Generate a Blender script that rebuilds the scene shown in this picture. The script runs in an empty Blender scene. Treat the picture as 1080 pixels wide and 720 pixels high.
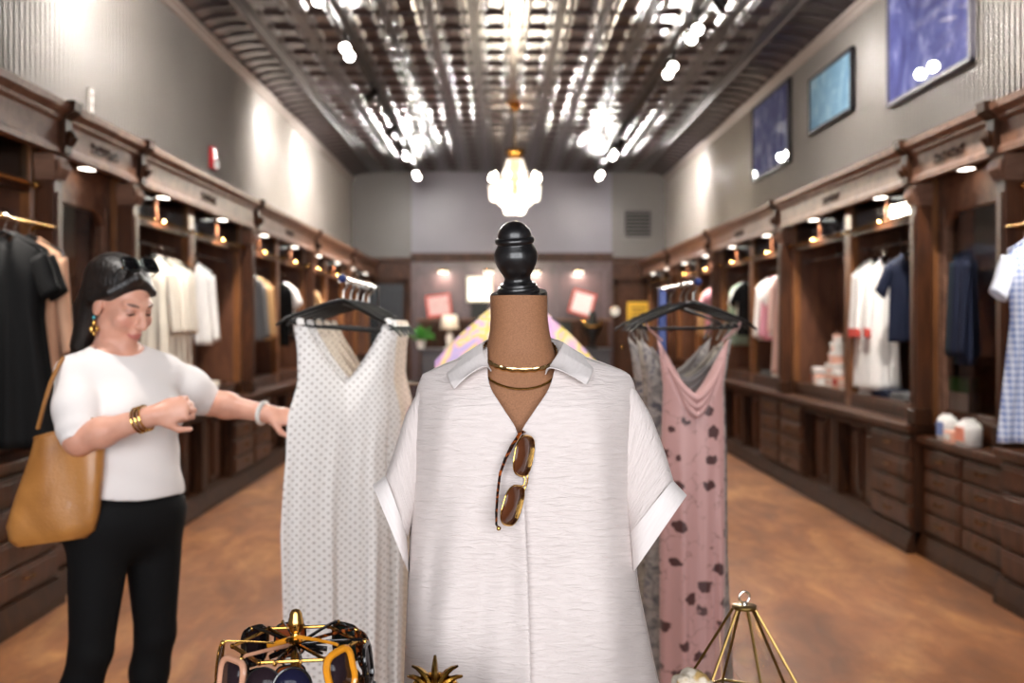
LK, SKY, EXPO = 4.5, 9.0, 0.28
import bpy, bmesh, math, random
import numpy as np
from mathutils import Vector, Matrix, Euler
R = math.radians
PI = math.pi
rng = random.Random(11)
SC = bpy.context.scene
COL = SC.collection
# the camera stands at (0,0,CH) looking along +Y with a 35 mm lens; F, CX, CY turn a measured picture point plus its distance into metres
F, CX, CY, CH = 1050.0, 528.0, 342.0, 1.45


def P(px, py, Y):
    return Vector(((px - CX) * Y / F, Y, CH - (py - CY) * Y / F))


def lin(h, k=1.0):
    h = h.lstrip('#')
    out = []
    for i in (0, 2, 4):
        c = int(h[i:i + 2], 16) / 255
        out.append((c / 12.92 if c <= .04045 else ((c + .055) / 1.055) ** 2.4) * k)
    return (*out, 1.0)


# ---------------------------------------------------------------- materials
class NT:
    def __init__(s, name):
        m = bpy.data.materials.new(name)
        m.use_nodes = True
        s.m, s.t = m, m.node_tree
        s.t.nodes.clear()
        s.out = s.t.nodes.new('ShaderNodeOutputMaterial')

    def n(s, typ, ins=None, **props):
        nd = s.t.nodes.new('ShaderNode' + typ)
        for k, v in props.items():
            setattr(nd, k, v)
        for k, v in (ins or {}).items():
            if isinstance(v, bpy.types.NodeSocket):
                s.t.links.new(v, nd.inputs[k])
            else:
                nd.inputs[k].default_value = v
        return nd

    def coord(s, kind='Object', scale=(1, 1, 1), rot=(0, 0, 0)):
        tc = s.n('TexCoord')
        return s.n('Mapping', {'Vector': tc.outputs[kind], 'Scale': scale, 'Rotation': rot}).outputs[0]

    def noise(s, vec, scale, detail=3, dist=0.0, rough=.5):
        return s.n('TexNoise', {'Vector': vec, 'Scale': scale, 'Detail': detail, 'Distortion': dist, 'Roughness': rough}).outputs['Fac']

    def ramp(s, fac, stops, interp='LINEAR'):
        r = s.n('ValToRGB', {'Fac': fac})
        r.color_ramp.interpolation = interp
        e = r.color_ramp.elements
        while len(e) < len(stops):
            e.new(.5)
        for el, (p, c) in zip(e, stops):
            el.position = p
            el.color = c if len(c) == 4 else (*c, 1)
        return r.outputs['Color']

    def mix(s, fac, a, b, mode='MIX'):
        nd = s.n('MixRGB', {'Fac': fac, 'Color1': a, 'Color2': b})
        nd.blend_type = mode
        return nd.outputs[0]

    def math(s, op, a, b=0.0, c=0.0):
        nd = s.n('Math')
        nd.operation = op
        for i, v in enumerate((a, b, c)):
            if isinstance(v, bpy.types.NodeSocket):
                s.t.links.new(v, nd.inputs[i])
            else:
                nd.inputs[i].default_value = v
        return nd.outputs[0]

    def bump(s, h, strength=.3, dist=.01):
        return s.n('Bump', {'Height': h, 'Strength': strength, 'Distance': dist}).outputs[0]

    def bsdf(s, color, rough=.5, metal=0.0, normal=None, **extra):
        ins = {'Base Color': color, 'Roughness': rough, 'Metallic': metal}
        if normal is not None:
            ins['Normal'] = normal
        for k, v in extra.items():
            ins[k.replace('_', ' ')] = v
        b = s.n('BsdfPrincipled', ins)
        s.t.links.new(b.outputs[0], s.out.inputs[0])
        return s.m


def plain(name, col, rough=.5, metal=0.0, var=.12, vscale=30, bump=0.0, bscale=200, **extra):
    t = NT(name)
    v = t.coord('Object')
    c = lin(col) if isinstance(col, str) else col
    n = t.noise(v, vscale, 3)
    lo = tuple(x * (1 - var) for x in c[:3])
    hi = tuple(min(1, x * (1 + var)) for x in c[:3])
    cc = t.ramp(n, [(.3, lo), (.7, hi)])
    nm = t.bump(t.noise(v, bscale, 2), bump, .004) if bump else None
    return t.bsdf(cc, rough, metal, nm, **extra)


def wood(name, dark, light, scale=1.0, axis=(1, 1, 1), rough=.32, coat=.3, spec=.35):
    t = NT(name)
    v = t.coord('Object', tuple(a * scale for a in axis))
    n = t.noise(v, 6, 6, 1.2, .6)
    n2 = t.noise(v, 1.2, 2)
    col = t.ramp(n, [(.3, lin(dark)), (.72, lin(light))])
    col = t.mix(t.math('MULTIPLY', n2, .5), col, lin(dark), 'MIX')
    return t.bsdf(col, rough, 0, t.bump(n, .08, .004), Coat_Weight=coat, Coat_Roughness=.25, Specular_IOR_Level=spec)


def emit(name, col, strength):
    t = NT(name)
    e = t.n('Emission', {'Color': lin(col) if isinstance(col, str) else col, 'Strength': strength})
    t.t.links.new(e.outputs[0], t.out.inputs[0])
    return t.m


def glass(name, col='#ffffff', rough=0.02, alpha_mix=.88, refl=.9):
    """thin pane: mostly see-through with a clear reflection"""
    t = NT(name)
    tr = t.n('BsdfTransparent', {'Color': lin(col)})
    gl = t.n('BsdfGlossy', {'Color': (1, 1, 1, 1), 'Roughness': rough})
    fr = t.n('Fresnel', {'IOR': 1.5})
    fac = t.math('MULTIPLY_ADD', fr.outputs[0], refl, max(0, 1 - alpha_mix - .06))
    mx = t.n('MixShader', {0: fac, 1: tr.outputs[0], 2: gl.outputs[0]})
    t.t.links.new(mx.outputs[0], t.out.inputs[0])
    return t.m


# ---------------------------------------------------------------- mesh building
class MB:
    def __init__(s, M=None):
        s.v, s.f, s.uv, s.mi = [], [], [], []
        s.M = M or Matrix()
        s.slot = 0

    def add(s, vs, fs, uvs=None):
        o = len(s.v)
        s.v.extend([(s.M @ Vector(p))[:] for p in vs])
        s.uv.extend(uvs if uvs else [(0.0, 0.0)] * len(vs))
        s.f.extend([tuple(o + i for i in f) for f in fs])
        s.mi.extend([s.slot] * len(fs))
        return s

    def box(s, x0, x1, y0, y1, z0, z1):
        if x0 > x1: x0, x1 = x1, x0
        if y0 > y1: y0, y1 = y1, y0
        if z0 > z1: z0, z1 = z1, z0
        return s.add([(x0, y0, z0), (x1, y0, z0), (x1, y1, z0), (x0, y1, z0), (x0, y0, z1), (x1, y0, z1), (x1, y1, z1), (x0, y1, z1)],
                     [(0, 3, 2, 1), (4, 5, 6, 7), (0, 1, 5, 4), (1, 2, 6, 5), (2, 3, 7, 6), (3, 0, 4, 7)])

    def grid(s, fn, nu, nv, flip=False, uvf=None):
        """fn(i/nu, j/nv) -> point"""
        vs, uv, fs = [], [], []
        for j in range(nv + 1):
            for i in range(nu + 1):
                a, b = i / nu, j / nv
                vs.append(fn(a, b))
                uv.append(uvf(a, b) if uvf else (a, b))
        w = nu + 1
        for j in range(nv):
            for i in range(nu):
                q = (j * w + i, j * w + i + 1, (j + 1) * w + i + 1, (j + 1) * w + i)
                fs.append(q[::-1] if flip else q)
        return s.add(vs, fs, uv)

    def rings(s, rings, closed=False, cap=True, uvl=None):
        """skin a list of equally long loops"""
        n = len(rings[0])
        vs = [p for r in rings for p in r]
        fs = []
        m = len(rings)
        for k in range(m if closed else m - 1):
            a, b = k * n, ((k + 1) % m) * n
            for i in range(n):
                j = (i + 1) % n
                fs.append((a + i, a + j, b + j, b + i))
        if cap and not closed:
            fs.append(tuple(range(n - 1, -1, -1)))
            fs.append(tuple((m - 1) * n + i for i in range(n)))
        return s.add(vs, fs)

    def tube(s, pts, r, n=8, closed=False, cap=True, flat=1.0, roll=None):
        pts = [Vector(p) for p in pts]
        m = len(pts)
        rs = r if isinstance(r, (list, tuple)) else [r] * m
        tans = []
        for i in range(m):
            a = pts[(i - 1) % m] if closed or i else pts[0]
            b = pts[(i + 1) % m] if closed or i < m - 1 else pts[-1]
            t = (b - a)
            tans.append(t.normalized() if t.length > 1e-9 else Vector((0, 0, 1)))
        up = Vector((0, 0, 1)) if abs(tans[0].z) < .9 else Vector((1, 0, 0))
        x = tans[0].cross(up).normalized()
        out = []
        for i in range(m):
            t = tans[i]
            x = (x - t * x.dot(t))
            x = x.normalized() if x.length > 1e-6 else t.orthogonal().normalized()
            y = t.cross(x)
            ro = roll(i / max(1, m - 1)) if roll else 0
            loop = []
            for k in range(n):
                a = 2 * PI * k / n
                ca, sa = math.cos(a) * rs[i], math.sin(a) * rs[i] * flat
                if ro:
                    ca, sa = ca * math.cos(ro) - sa * math.sin(ro), ca * math.sin(ro) + sa * math.cos(ro)
                loop.append(pts[i] + x * ca + y * sa)
            out.append(loop)
        return s.rings(out, closed, cap)

    def lathe(s, prof, n=24, c=(0, 0, 0), cap=True):
        """prof: (radius, z) from bottom to top"""
        c = Vector(c)
        loops = []
        for r, z in prof:
            r = max(r, 1e-5)
            loops.append([c + Vector((r * math.cos(2 * PI * k / n), r * math.sin(2 * PI * k / n), z)) for k in range(n)])
        return s.rings(loops, False, cap)

    def ell(s, c, r, n=12, m=8):
        c = Vector(c)
        r = (r, r, r) if not isinstance(r, (tuple, list)) else r
        loops = []
        for j in range(m + 1):
            ph = -PI / 2 + PI * j / m
            k = max(math.cos(ph), 1e-4)
            loops.append([c + Vector((r[0] * k * math.cos(2 * PI * i / n), r[1] * k * math.sin(2 * PI * i / n), r[2] * math.sin(ph))) for i in range(n)])
        return s.rings(loops, False, True)

    def prism(s, poly, d0, d1, axis='y'):
        """extrude a 2-D outline (counter-clockwise) along an axis"""
        n = len(poly)

        def pt(a, b, d):
            return {'y': (a, d, b), 'x': (d, a, b), 'z': (a, b, d)}[axis]
        vs = [pt(a, b, d0) for a, b in poly] + [pt(a, b, d1) for a, b in poly]
        fs = [tuple(range(n)), tuple(range(2 * n - 1, n - 1, -1))]
        for i in range(n):
            j = (i + 1) % n
            fs.append((i, n + i, n + j, j))
        return s.add(vs, fs)

    def build(s, name, mat, parent=None, smooth=True, bevel=0.0, sub=0, weld=0.0, solid=0.0, angle=40):
        me = bpy.data.meshes.new(name)
        me.from_pydata(s.v, [], s.f)
        uvl = me.uv_layers.new(name='UVMap')
        li = np.empty(len(me.loops), dtype=np.int32)
        me.loops.foreach_get('vertex_index', li)
        uvl.data.foreach_set('uv', np.array(s.uv, dtype=np.float32)[li].ravel())
        me.polygons.foreach_set('material_index', s.mi)
        for m in (mat if isinstance(mat, (list, tuple)) else [mat]):
            me.materials.append(m)
        bm = bmesh.new()
        bm.from_mesh(me)
        if weld:
            bmesh.ops.remove_doubles(bm, verts=bm.verts, dist=weld)
        bmesh.ops.recalc_face_normals(bm, faces=bm.faces)
        if smooth:
            for f in bm.faces:
                f.smooth = True
            for e in bm.edges:
                if len(e.link_faces) == 2 and e.calc_face_angle(0) > R(angle):
                    e.smooth = False
        bm.to_mesh(me)
        bm.free()
        o = bpy.data.objects.new(name, me)
        COL.objects.link(o)
        if parent is not None:
            o.parent = parent
        if bevel:
            b = o.modifiers.new('edge', 'BEVEL')
            b.width, b.segments, b.limit_method = bevel, 2, 'ANGLE'
        if solid:
            b = o.modifiers.new('cloth', 'SOLIDIFY')
            b.thickness, b.offset = solid, 0
        if sub:
            b = o.modifiers.new('sub', 'SUBSURF')
            b.levels = b.render_levels = sub
        return o


def tag(o, label=None, cat=None, group=None, kind=None):
    for k, v in (('label', label), ('category', cat), ('group', group), ('kind', kind)):
        if v:
            o[k] = v
    return o


def thing(name, label, cat, loc=(0, 0, 0), rz=0.0, group=None, rot=None):
    o = bpy.data.objects.new(name, None)
    o.empty_display_size = .05
    COL.objects.link(o)
    o.location = loc
    o.rotation_euler = rot if rot is not None else (0, 0, rz)
    return tag(o, label, cat, group)


def structure(o):
    o['kind'] = 'structure'
    return o


def dup(root, loc, rz=None, label=None, group=None, rot=None, scale=None):
    def cp(o, par):
        c = o.copy()
        COL.objects.link(c)
        if par is not None:
            c.parent = par
        for ch in [x for x in bpy.data.objects if x.parent == o]:
            cp(ch, c)
        return c
    r = cp(root, None)
    r.location = loc
    if rz is not None:
        r.rotation_euler = (0, 0, rz)
    if rot is not None:
        r.rotation_euler = rot
    if scale:
        r.scale = scale
    if label:
        r['label'] = label
    if group:
        r['group'] = group
    return r


def smooth01(x):
    x = min(1, max(0, x))
    return x * x * (3 - 2 * x)


def interp(x, xs, ys):
    return float(np.interp(x, xs, ys))


ORD = ['first', 'second', 'third', 'fourth', 'fifth', 'sixth', 'seventh', 'eighth', 'ninth', 'tenth', 'eleventh', 'twelfth', 'thirteenth', 'fourteenth']
# ---------------------------------------------------------------- materials of the place
WOOD = wood('dark_mahogany', '#2a150a', '#5c351d', 1.6, (1, 1, .25), .45, .03, .2)
WOOD_L = wood('lit_mahogany_trim', '#5a3d2f', '#8f6b57', 1.6, (1, .25, 1), .5, 0, .25)  # lighter copy: reflected light on frieze and trim is put into the colour
WOOD_D = wood('mahogany_base', '#201008', '#452610', 1.6, (1, 1, .3), .5, .0, .14)
WOOD_IN = wood('mahogany_inside', '#4a2d20', '#734a34', 1.4, (1, 1, .25), .4, .1)
WOOD_I = wood('lit_mahogany_edge', '#5f3a20', '#935f36', 1.8, (1, 1, .2), .32, .3)  # same wood with the lit look of the post edges in its colour
BRASS = plain('brass', '#b88a45', .22, 1.0, .08)
GOLD = plain('gold_metal', '#d0a45a', .18, 1.0, .08)
STEEL = plain('chrome', '#c8c8c8', .15, 1.0, .05)
BLACK = plain('black_satin', '#0c0c0c', .4, 0, .1, Specular_IOR_Level=.3)
BLACKM = plain('black_metal', '#161616', .4, .6, .1)
WHITE = plain('white_plastic', '#e4e0da', .45, 0, .03)
PANE = glass('clear_pane')


def wall_paint(name, col):
    t = NT(name)
    v = t.coord('Object')
    n = t.noise(v, 1.3, 3)
    c = lin(col)
    cc = t.ramp(n, [(.3, tuple(x * .93 for x in c[:3])), (.7, tuple(x * 1.05 for x in c[:3]))])
    return t.bsdf(cc, .38, 0)


PAINT = wall_paint('greige_beadboard', '#979089')
PAINT_B = wall_paint('grey_paint', '#625c58')
BACK_MID = wall_paint('mauve_grey_centre', '#746e79')  # centre of the back wall, lighter and more mauve than its sides


def floor_mat():
    t = NT('stained_floor')
    v = t.coord('Object')
    vr = t.coord('Object', (1.0, .45, 1), (0, 0, R(35)))
    n1 = t.noise(vr, 2.2, 6, 1.5, .62)
    n2 = t.noise(v, .7, 3)
    n3 = t.noise(vr, 9, 5, .8, .6)
    c = t.ramp(n1, [(.25, lin('#40220f')), (.5, lin('#8a542a')), (.75, lin('#c28c54'))])
    c = t.mix(t.math('MULTIPLY', t.math('MULTIPLY_ADD', n3, 2.2, -.6), .6), c, lin('#5c3015'))
    c = t.mix(t.math('MULTIPLY', n2, .4), c, lin('#6f4c34'))
    rg = t.math('MULTIPLY_ADD', n3, .15, .33)
    return t.bsdf(c, rg, 0, t.bump(n3, .06, .004))


FLOORM = floor_mat()
TIN = plain('pressed_tin', '#3f3839', .30, .40, .1, 3, Coat_Weight=.5, Coat_Roughness=.22)

XL, XR, YB, YF, ZC = -2.85, 3.15, 19.0, -2.6, 4.35
# ---------------------------------------------------------------- shell
structure(MB().box(XL - .1, XR + .1, YF - .1, YB + .1, -.1, 0).build('floor', FLOORM, smooth=False))


def beadboard(x, sgn):
    """narrow vertical boards with a round bead between them"""
    m = MB()
    vs, fs = [], []
    y, p = YF, .066
    prof = []
    while y < YB:
        prof += [(y, 0), (y + .006, -.006), (y + .012, 0), (y + .018, .005), (y + .024, 0)]
        y += p
    prof.append((YB, 0))
    for yy, d in prof:
        vs += [(x + sgn * d, yy, 2.3), (x + sgn * d, yy, ZC)]
    for i in range(len(prof) - 1):
        fs.append((2 * i, 2 * i + 2, 2 * i + 3, 2 * i + 1))
    m.add(vs, fs)
    m.box(x, x - sgn * .1, YF, YB, 0, ZC)
    return m


structure(beadboard(XL, 1).build('wall_left', PAINT, smooth=False))
structure(beadboard(XR, -1).build('wall_right', PAINT, smooth=False))
structure(MB().box(XL - .1, XR + .1, YB, YB + .1, 0, ZC).build('wall_back', PAINT_B, smooth=False))
structure(MB().box(-1.70, 2.12, YB - .03, YB + .01, 2.6, ZC).build('wall_back_panel', BACK_MID, smooth=False))

# shop front behind the camera: brick-high sill, two show windows and a glazed door
m = MB()
m.box(XL, XR, YF - .1, YF, 0, .55).box(XL, XR, YF - .1, YF, 3.6, ZC)
m.box(XL, XL + .25, YF - .1, YF, .55, 3.6).box(XR - .25, XR, YF - .1, YF, .55, 3.6)
wf = structure(m.build('wall_front', PAINT_B, smooth=False))
for k, (x0, x1) in enumerate(((XL + .25, -.42), (.72, XR - .25))):
    m = MB()
    m.box(x0, x0 + .07, YF - .08, YF, .55, 3.6).box(x1 - .07, x1, YF - .08, YF, .55, 3.6)
    m.box(x0, x1, YF - .08, YF, .55, .62).box(x0, x1, YF - .08, YF, 3.53, 3.6).box(x0, x1, YF - .08, YF, 2.6, 2.66)
    w = structure(m.build('window_%d' % (k + 1), WOOD, smooth=False))
    MB().box(x0 + .06, x1 - .06, YF - .05, YF - .044, .6, 3.55).build('pane', PANE, w, smooth=False)
m = MB()
m.box(-.42, -.3, YF - .08, YF, 0, 3.6).box(.6, .72, YF - .08, YF, 0, 3.6).box(-.3, .6, YF - .08, YF, 2.4, 2.5).box(-.3, .6, YF - .08, YF, 0, .5)
w = structure(m.build('door_1', WOOD, smooth=False))
MB().box(-.3, .6, YF - .05, YF - .044, .5, 3.6).build('pane', PANE, w, smooth=False)

# ---------------------------------------------------------------- pressed tin ceiling
X0 = .15


def ceiling():
    m = MB()
    m.box(XL, XR, YF, YB, ZC, ZC + .08)
    px, py = .41, .45

    def pillow(xa, xb, ya, yb, h, dish=True):
        vs, fs = [], []
        lv = [(0, 0), (.010, h * .8), (.022, h)] + ([(.045, h * .35)] if dish else [])
        for ins, d in lv:
            ins = min(ins, (xb - xa) * .42)
            vs += [(xa + ins, ya + ins, ZC - d), (xb - ins, ya + ins, ZC - d), (xb - ins, yb - ins, ZC - d), (xa + ins, yb - ins, ZC - d)]
        for k in range(len(lv) - 1):
            for i in range(4):
                j = (i + 1) % 4
                fs.append((4 * k + i, 4 * k + 4 + i, 4 * k + 4 + j, 4 * k + j))
        q = 4 * (len(lv) - 1)
        fs.append((q + 3, q + 2, q + 1, q))
        m.add(vs, fs)
    for k in range(-6, 7):
        xs = X0 + k * px
        if xs - .04 < XL + .45 or xs + .04 > XR - .45:
            continue
        for dx in (-.026, 0, .026):          # fine ribs along the room
            w = .009
            m.prism([(xs + dx - w, ZC), (xs + dx - .004, ZC - .012), (xs + dx + .004, ZC - .012), (xs + dx + w, ZC)], YF, YB)
    for k in range(-6, 6):
        xa = X0 + k * px
        if xa < XL + .45 or xa + px > XR - .45:
            continue
        y = YF + .1
        while y + py < YB:
            pillow(xa + .10, xa + px - .10, y + .04, y + py - .04, .030)
            if k != 0 and k != -1 or True:
                pillow(xa + .042, xa + .086, y + .05, y + py - .05, .018, False)
                pillow(xa + px - .086, xa + px - .042, y + .05, y + py - .05, .018, False)
            m.prism([(y + .016, ZC), (y + .008, ZC - .008), (y - .008, ZC - .008), (y - .016, ZC)], xa + .04, xa + px - .04, 'x')
            y += py
    # plain outer field, a ridge and a ribbed cove on both sides
    for s, xw, xr in ((1, XL, -2.42), (-1, XR, 2.72)):
        m.tube([(xr, YF, ZC - .01), (xr, YB, ZC - .01)], .025, 8)
        m.grid(lambda a, b: (xw + s * .40 * (1 - math.cos(a * PI / 2)) * 1.0, YF + (YB - YF) * b, ZC - .12 + .12 * math.sin(a * PI / 2)), 6, 1)
        y = YF + .2
        while y < YB:
            m.tube([(xw + s * .40 * (1 - math.cos(a * PI / 2)), y, ZC - .125 + .12 * math.sin(a * PI / 2)) for a in (0, .25, .5, .75, 1)], .018, 6)
            y += .3
    return m


structure(ceiling().build('ceiling', TIN, smooth=True, angle=30))
CROWN = plain('crown_moulding', '#a49a94', .3, .35, .04)
k = 0
for s, xw in ((1, XL), (-1, XR)):
    k += 1
    m = MB().prism([(xw, ZC - .19), (xw + s * .03, ZC - .18), (xw + s * .035, ZC - .15), (xw + s * .07, ZC - .125), (xw + s * .07, ZC - .10), (xw, ZC - .10)], YF, YB)
    structure(m.build('trim_%d' % k, CROWN, smooth=False))

# ---------------------------------------------------------------- back wall joinery
m = MB()
m.box(XL, -1.70, YB - .06, YB, 2.5, 2.62).box(2.12, XR, YB - .06, YB, 2.5, 2.62).box(XL, -1.70, YB - .12, YB, 2.62, 2.72).box(2.12, XR, YB - .12, YB, 2.62, 2.72)
m.box(-1.70, 2.12, YB - .14, YB, 2.64, 2.80).box(-1.70, 2.12, YB - .2, YB, 2.74, 2.80)
structure(m.build('trim_3', WOOD, smooth=False))
BACKPANEL = wood('back_panelling', '#4a3636', '#674f4d', 1.2, (1, 1, .3), .3, .4)
m = MB()
m.box(-1.70, 2.12, YB - .06, YB, 0, 2.64)
for x in (-1.62, -.74, .16, 1.06, 1.98):
    m.box(x, x + .07, YB - .09, YB - .05, .2, 2.55)
m.box(-1.66, 2.08, YB - .09, YB - .05, 2.48, 2.55).box(-1.66, 2.08, YB - .09, YB - .05, .1, .25)
structure(m.build('wall_back_panelling', BACKPANEL, smooth=False))
m = MB()
m.box(XL, -1.70, YB - .06, YB, 0, 2.5).box(2.12, XR, YB - .06, YB, 0, 2.5)
structure(m.build('wall_back_wainscot', WOOD, smooth=False))
# back door with its frame, and a dark doorway on the other side
m = MB()
m.box(2.14, 2.24, YB - .12, YB - .05, 0, 2.3).box(2.98, 3.06, YB - .12, YB - .05, 0, 2.3).box(2.14, 3.06, YB - .12, YB - .05, 2.2, 2.32)
d = structure(m.build('door_2', WOOD_D, smooth=False))
m = MB().box(2.24, 2.98, YB - .09, YB - .05, 0, 2.2)
for (a, b) in ((.25, .95), (1.1, 2.05)):
    m.box(2.33, 2.58, YB - .1, YB - .08, a, b).box(2.64, 2.89, YB - .1, YB - .08, a, b)
lf = m.build('door_leaf', WOOD, d, smooth=False, bevel=.008)
MB().ell((2.31, YB - .14, 1.02), .035).build('door_knob', BRASS, lf)
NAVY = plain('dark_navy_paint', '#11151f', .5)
m = MB()
m.box(-2.76, -2.68, YB - .12, YB - .05, 0, 2.3).box(-1.84, -1.76, YB - .12, YB - .05, 0, 2.3).box(-2.76, -1.76, YB - .12, YB - .05, 2.22, 2.32)
d = structure(m.build('door_3', WOOD_D, smooth=False))
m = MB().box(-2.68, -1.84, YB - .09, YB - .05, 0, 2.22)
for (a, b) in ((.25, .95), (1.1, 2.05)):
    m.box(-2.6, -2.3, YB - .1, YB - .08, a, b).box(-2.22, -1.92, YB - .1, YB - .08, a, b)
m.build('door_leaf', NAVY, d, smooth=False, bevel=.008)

# ---------------------------------------------------------------- tracks and spotlights
LAMP = emit('lamp_face', '#fff6ec', 38)
for name, x in (('left', -1.5), ('right', 1.78)):
    tr = thing('track_rail', 'black lighting track running along the %s side of the tin ceiling' % name, 'lighting track', (x, 10.2, ZC))
    MB().box(-.018, .018, -8.3, 8.3, -.10, -.0655).build('rail', BLACKM, tr, smooth=False)
    m = MB()
    for y in (-8, -4, 0, 4, 8):
        m.tube([(0, y, -.07), (0, y, -.028)], .008, 6)
    m.build('suspension_rod', BLACKM, tr)


def track_head():
    t = thing('track_spotlight', 'x', 'spotlight')
    MB().box(-.02, .02, -.045, .045, -.02, .0).tube([(0, 0, -.02), (0, 0, -.09)], .009, 8).build('bracket', BLACKM, t)
    c = MB(Matrix.Translation((0, 0, -.12)))
    c.lathe([(.030, .085), (.048, .07), (.05, .0), (.056, -.07), (.058, -.09), (.050, -.09), (.046, -.06)], 20, cap=False)
    c.lathe([(.001, .09), (.030, .085)], 20)
    can = c.build('can', BLACKM, t)
    MB(Matrix.Translation((0, 0, -.12))).lathe([(.046, -.074), (.044, -.082), (.02, -.088)], 20).build('lamp', LAMP, can)
    return t


HEAD0 = track_head()
used = [False]


def place_head(x, y, aim, label, power, cone=62, blend=.8, grp='track spotlights on the ceiling tracks'):
    d = (Vector(aim) - Vector((x, y, 4.13))).normalized()
    h = HEAD0 if not used[0] else dup(HEAD0, (0, 0, 0))
    used[0] = True
    h.location = (x, y, 4.2495)
    tag(h, label, 'spotlight', grp)
    # only the can turns towards its target, the bracket stays upright
    can = [c for c in h.children if c.name.startswith('can')][0]
    q = (-d).to_track_quat('Z', 'Y')
    can.rotation_euler = q.to_euler()
    can.location = Vector((0, 0, -.12)) - q @ Vector((0, 0, -.12))
    L = bpy.data.lights.new('spot', 'SPOT')
    L.energy, L.spot_size, L.spot_blend, L.shadow_soft_size = power, R(cone), blend, .05
    L.color = (1, .955, .905)
    o = bpy.data.objects.new('spot_beam', L)
    COL.objects.link(o)
    o.location = Vector((x, y, 4.13)) + d * .105
    o.rotation_euler = q.to_euler()


for side, x, ys in (('left', -1.5, [(2.6, 0), (4.4, 0), (6.2, 1), (8.25, 2), (9.65, 2), (9.95, 2), (11.6, 1), (13.7, 1), (14.9, 3), (15.9, 2), (17.7, 2), (18.05, 2)]),
                    ('right', 1.78, [(2.6, 0), (4.4, 0), (5.0, 1), (8.2, 4), (9.05, 2), (9.35, 2), (10.35, 2), (10.65, 2), (14.8, 3), (15.2, 1), (15.5, 2), (15.9, 2), (17.7, 2), (18.05, 2)])):
    for i, (y, md) in enumerate(ys):
        sg = -1 if side == 'left' else 1
        if md == 4:      # added head that brightens the wall between the prints
            aim = (sg * 2.9 + .15, y + .5, 2.9)
            pw = 45
        elif md == 3:      # added head that brightens the back wall and its pictures
            aim = (sg * .9 + .2, 18.9, 1.9)
            pw = 42
        elif md == 0:        # turned down to the middle of the shop
            aim = (sg * .5, y + 1.2, 1.0)
            pw = 50
        elif md == 1:      # washes the beadboard wall
            aim = (sg * 2.9 + .15, y + .9, 3.0)
            pw = 105
        else:              # turned a little towards the shop front
            aim = (sg * 1.5 + .15, y - 5.5, 2.6)
            pw = 26
        place_head(x, y, aim, 'black track spotlight on the %s ceiling track, %s from the shop front' % (side, ORD[i]), pw * LK, 150 if md in (1, 4) else 80, 1.0 if md in (1, 4) else .8)

# ---------------------------------------------------------------- chandelier
ch = thing('chandelier', 'crystal chandelier with glowing candle bulbs hanging from the tin ceiling', 'chandelier', (.185, 13.0, ZC))
m = MB().lathe([(.02, -.12), (.06, -.09), (.11, -.02), (.12, 0)], 20)
m.build('ceiling_rose', BRASS, ch)
m = MB()
for i in range(16):
    z = -.10 - i * .032
    ring = [(.012 * math.cos(a) if i % 2 else 0, 0 if i % 2 else .012 * math.cos(a), z + .02 * math.sin(a)) for a in [k * PI / 4 for k in range(8)]]
    m.tube(ring, .004, 5, True)
m.build('chain', BRASS, ch)
m = MB().lathe([(.02, -1.2), (.05, -1.1), (.03, -.95), (.06, -.85), (.10, -.70), (.13, -.66), (.12, -.62), (.03, -.60)], 18)
m.tube([(.24 * math.cos(a), .24 * math.sin(a), -1.02) for a in [k * PI / 12 for k in range(24)]], .012, 6, True)
m.tube([(.32 * math.cos(a), .32 * math.sin(a), -1.08) for a in [k * PI / 12 for k in range(24)]], .012, 6, True)
m.build('frame', BRASS, ch)
CRYS = NT('crystal')
tr = CRYS.bsdf((1, .97, .92, 1), .05, 0, Transmission_Weight=.5, IOR=1.5, Emission_Color=lin('#fff4ea'), Emission_Strength=.35)  # faint emission in the crystals stands in for the light of the bulbs
for tier, (r0, z0, r1, z1, n) in enumerate(((.07, -.68, .19, -1.04, 16), (.19, -1.02, .32, -1.08, 20), (.335, -1.09, .31, -1.28, 30), (.25, -1.12, .20, -1.34, 18), (.19, -1.26, .12, -1.45, 14))):
    m = MB()
    for k in range(n):
        a = 2 * PI * k / n
        for q in range(6):
            f = (q + .5) / 6
            r, z = r0 + (r1 - r0) * f, z0 + (z1 - z0) * f
            m.ell((r * math.cos(a), r * math.sin(a), z), (.014, .014, .022), 6, 4)
    tag(m.build('crystal_strand', tr, ch), kind='stuff')
CAN = emit('candle_bulb', '#ffeed6', 55)
for k in range(10):
    a = 2 * PI * k / 10
    r, z = (.31, -1.03)
    c = MB().tube([(.05 * math.cos(a), .05 * math.sin(a), -1.12), (.18 * math.cos(a), .18 * math.sin(a), -1.16), (r * math.cos(a), r * math.sin(a), -1.08), (r * math.cos(a), r * math.sin(a), z + .01)], .009, 6)
    arm = c.build('arm', BRASS, ch)
    MB().lathe([(.012, z), (.022, z + .03), (.016, z + .06), (.002, z + .095)], 10, (r * math.cos(a), r * math.sin(a), 0)).build('bulb', CAN, arm)
L = bpy.data.lights.new('chandelier_glow', 'POINT')
L.energy, L.shadow_soft_size, L.color = 90 * LK, .25, (1, .86, .66)
o = bpy.data.objects.new('chandelier_glow', L)
COL.objects.link(o)
o.location = (.185, 13.0, 3.0)

# ---------------------------------------------------------------- things on the upper walls
FRAME = plain('dark_picture_frame', '#1d191c', .55, 0, .1, Specular_IOR_Level=.15)
FRAME_P = plain('pewter_picture_frame', '#4d4a52', .5, 0, .1, Specular_IOR_Level=.2)


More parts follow.
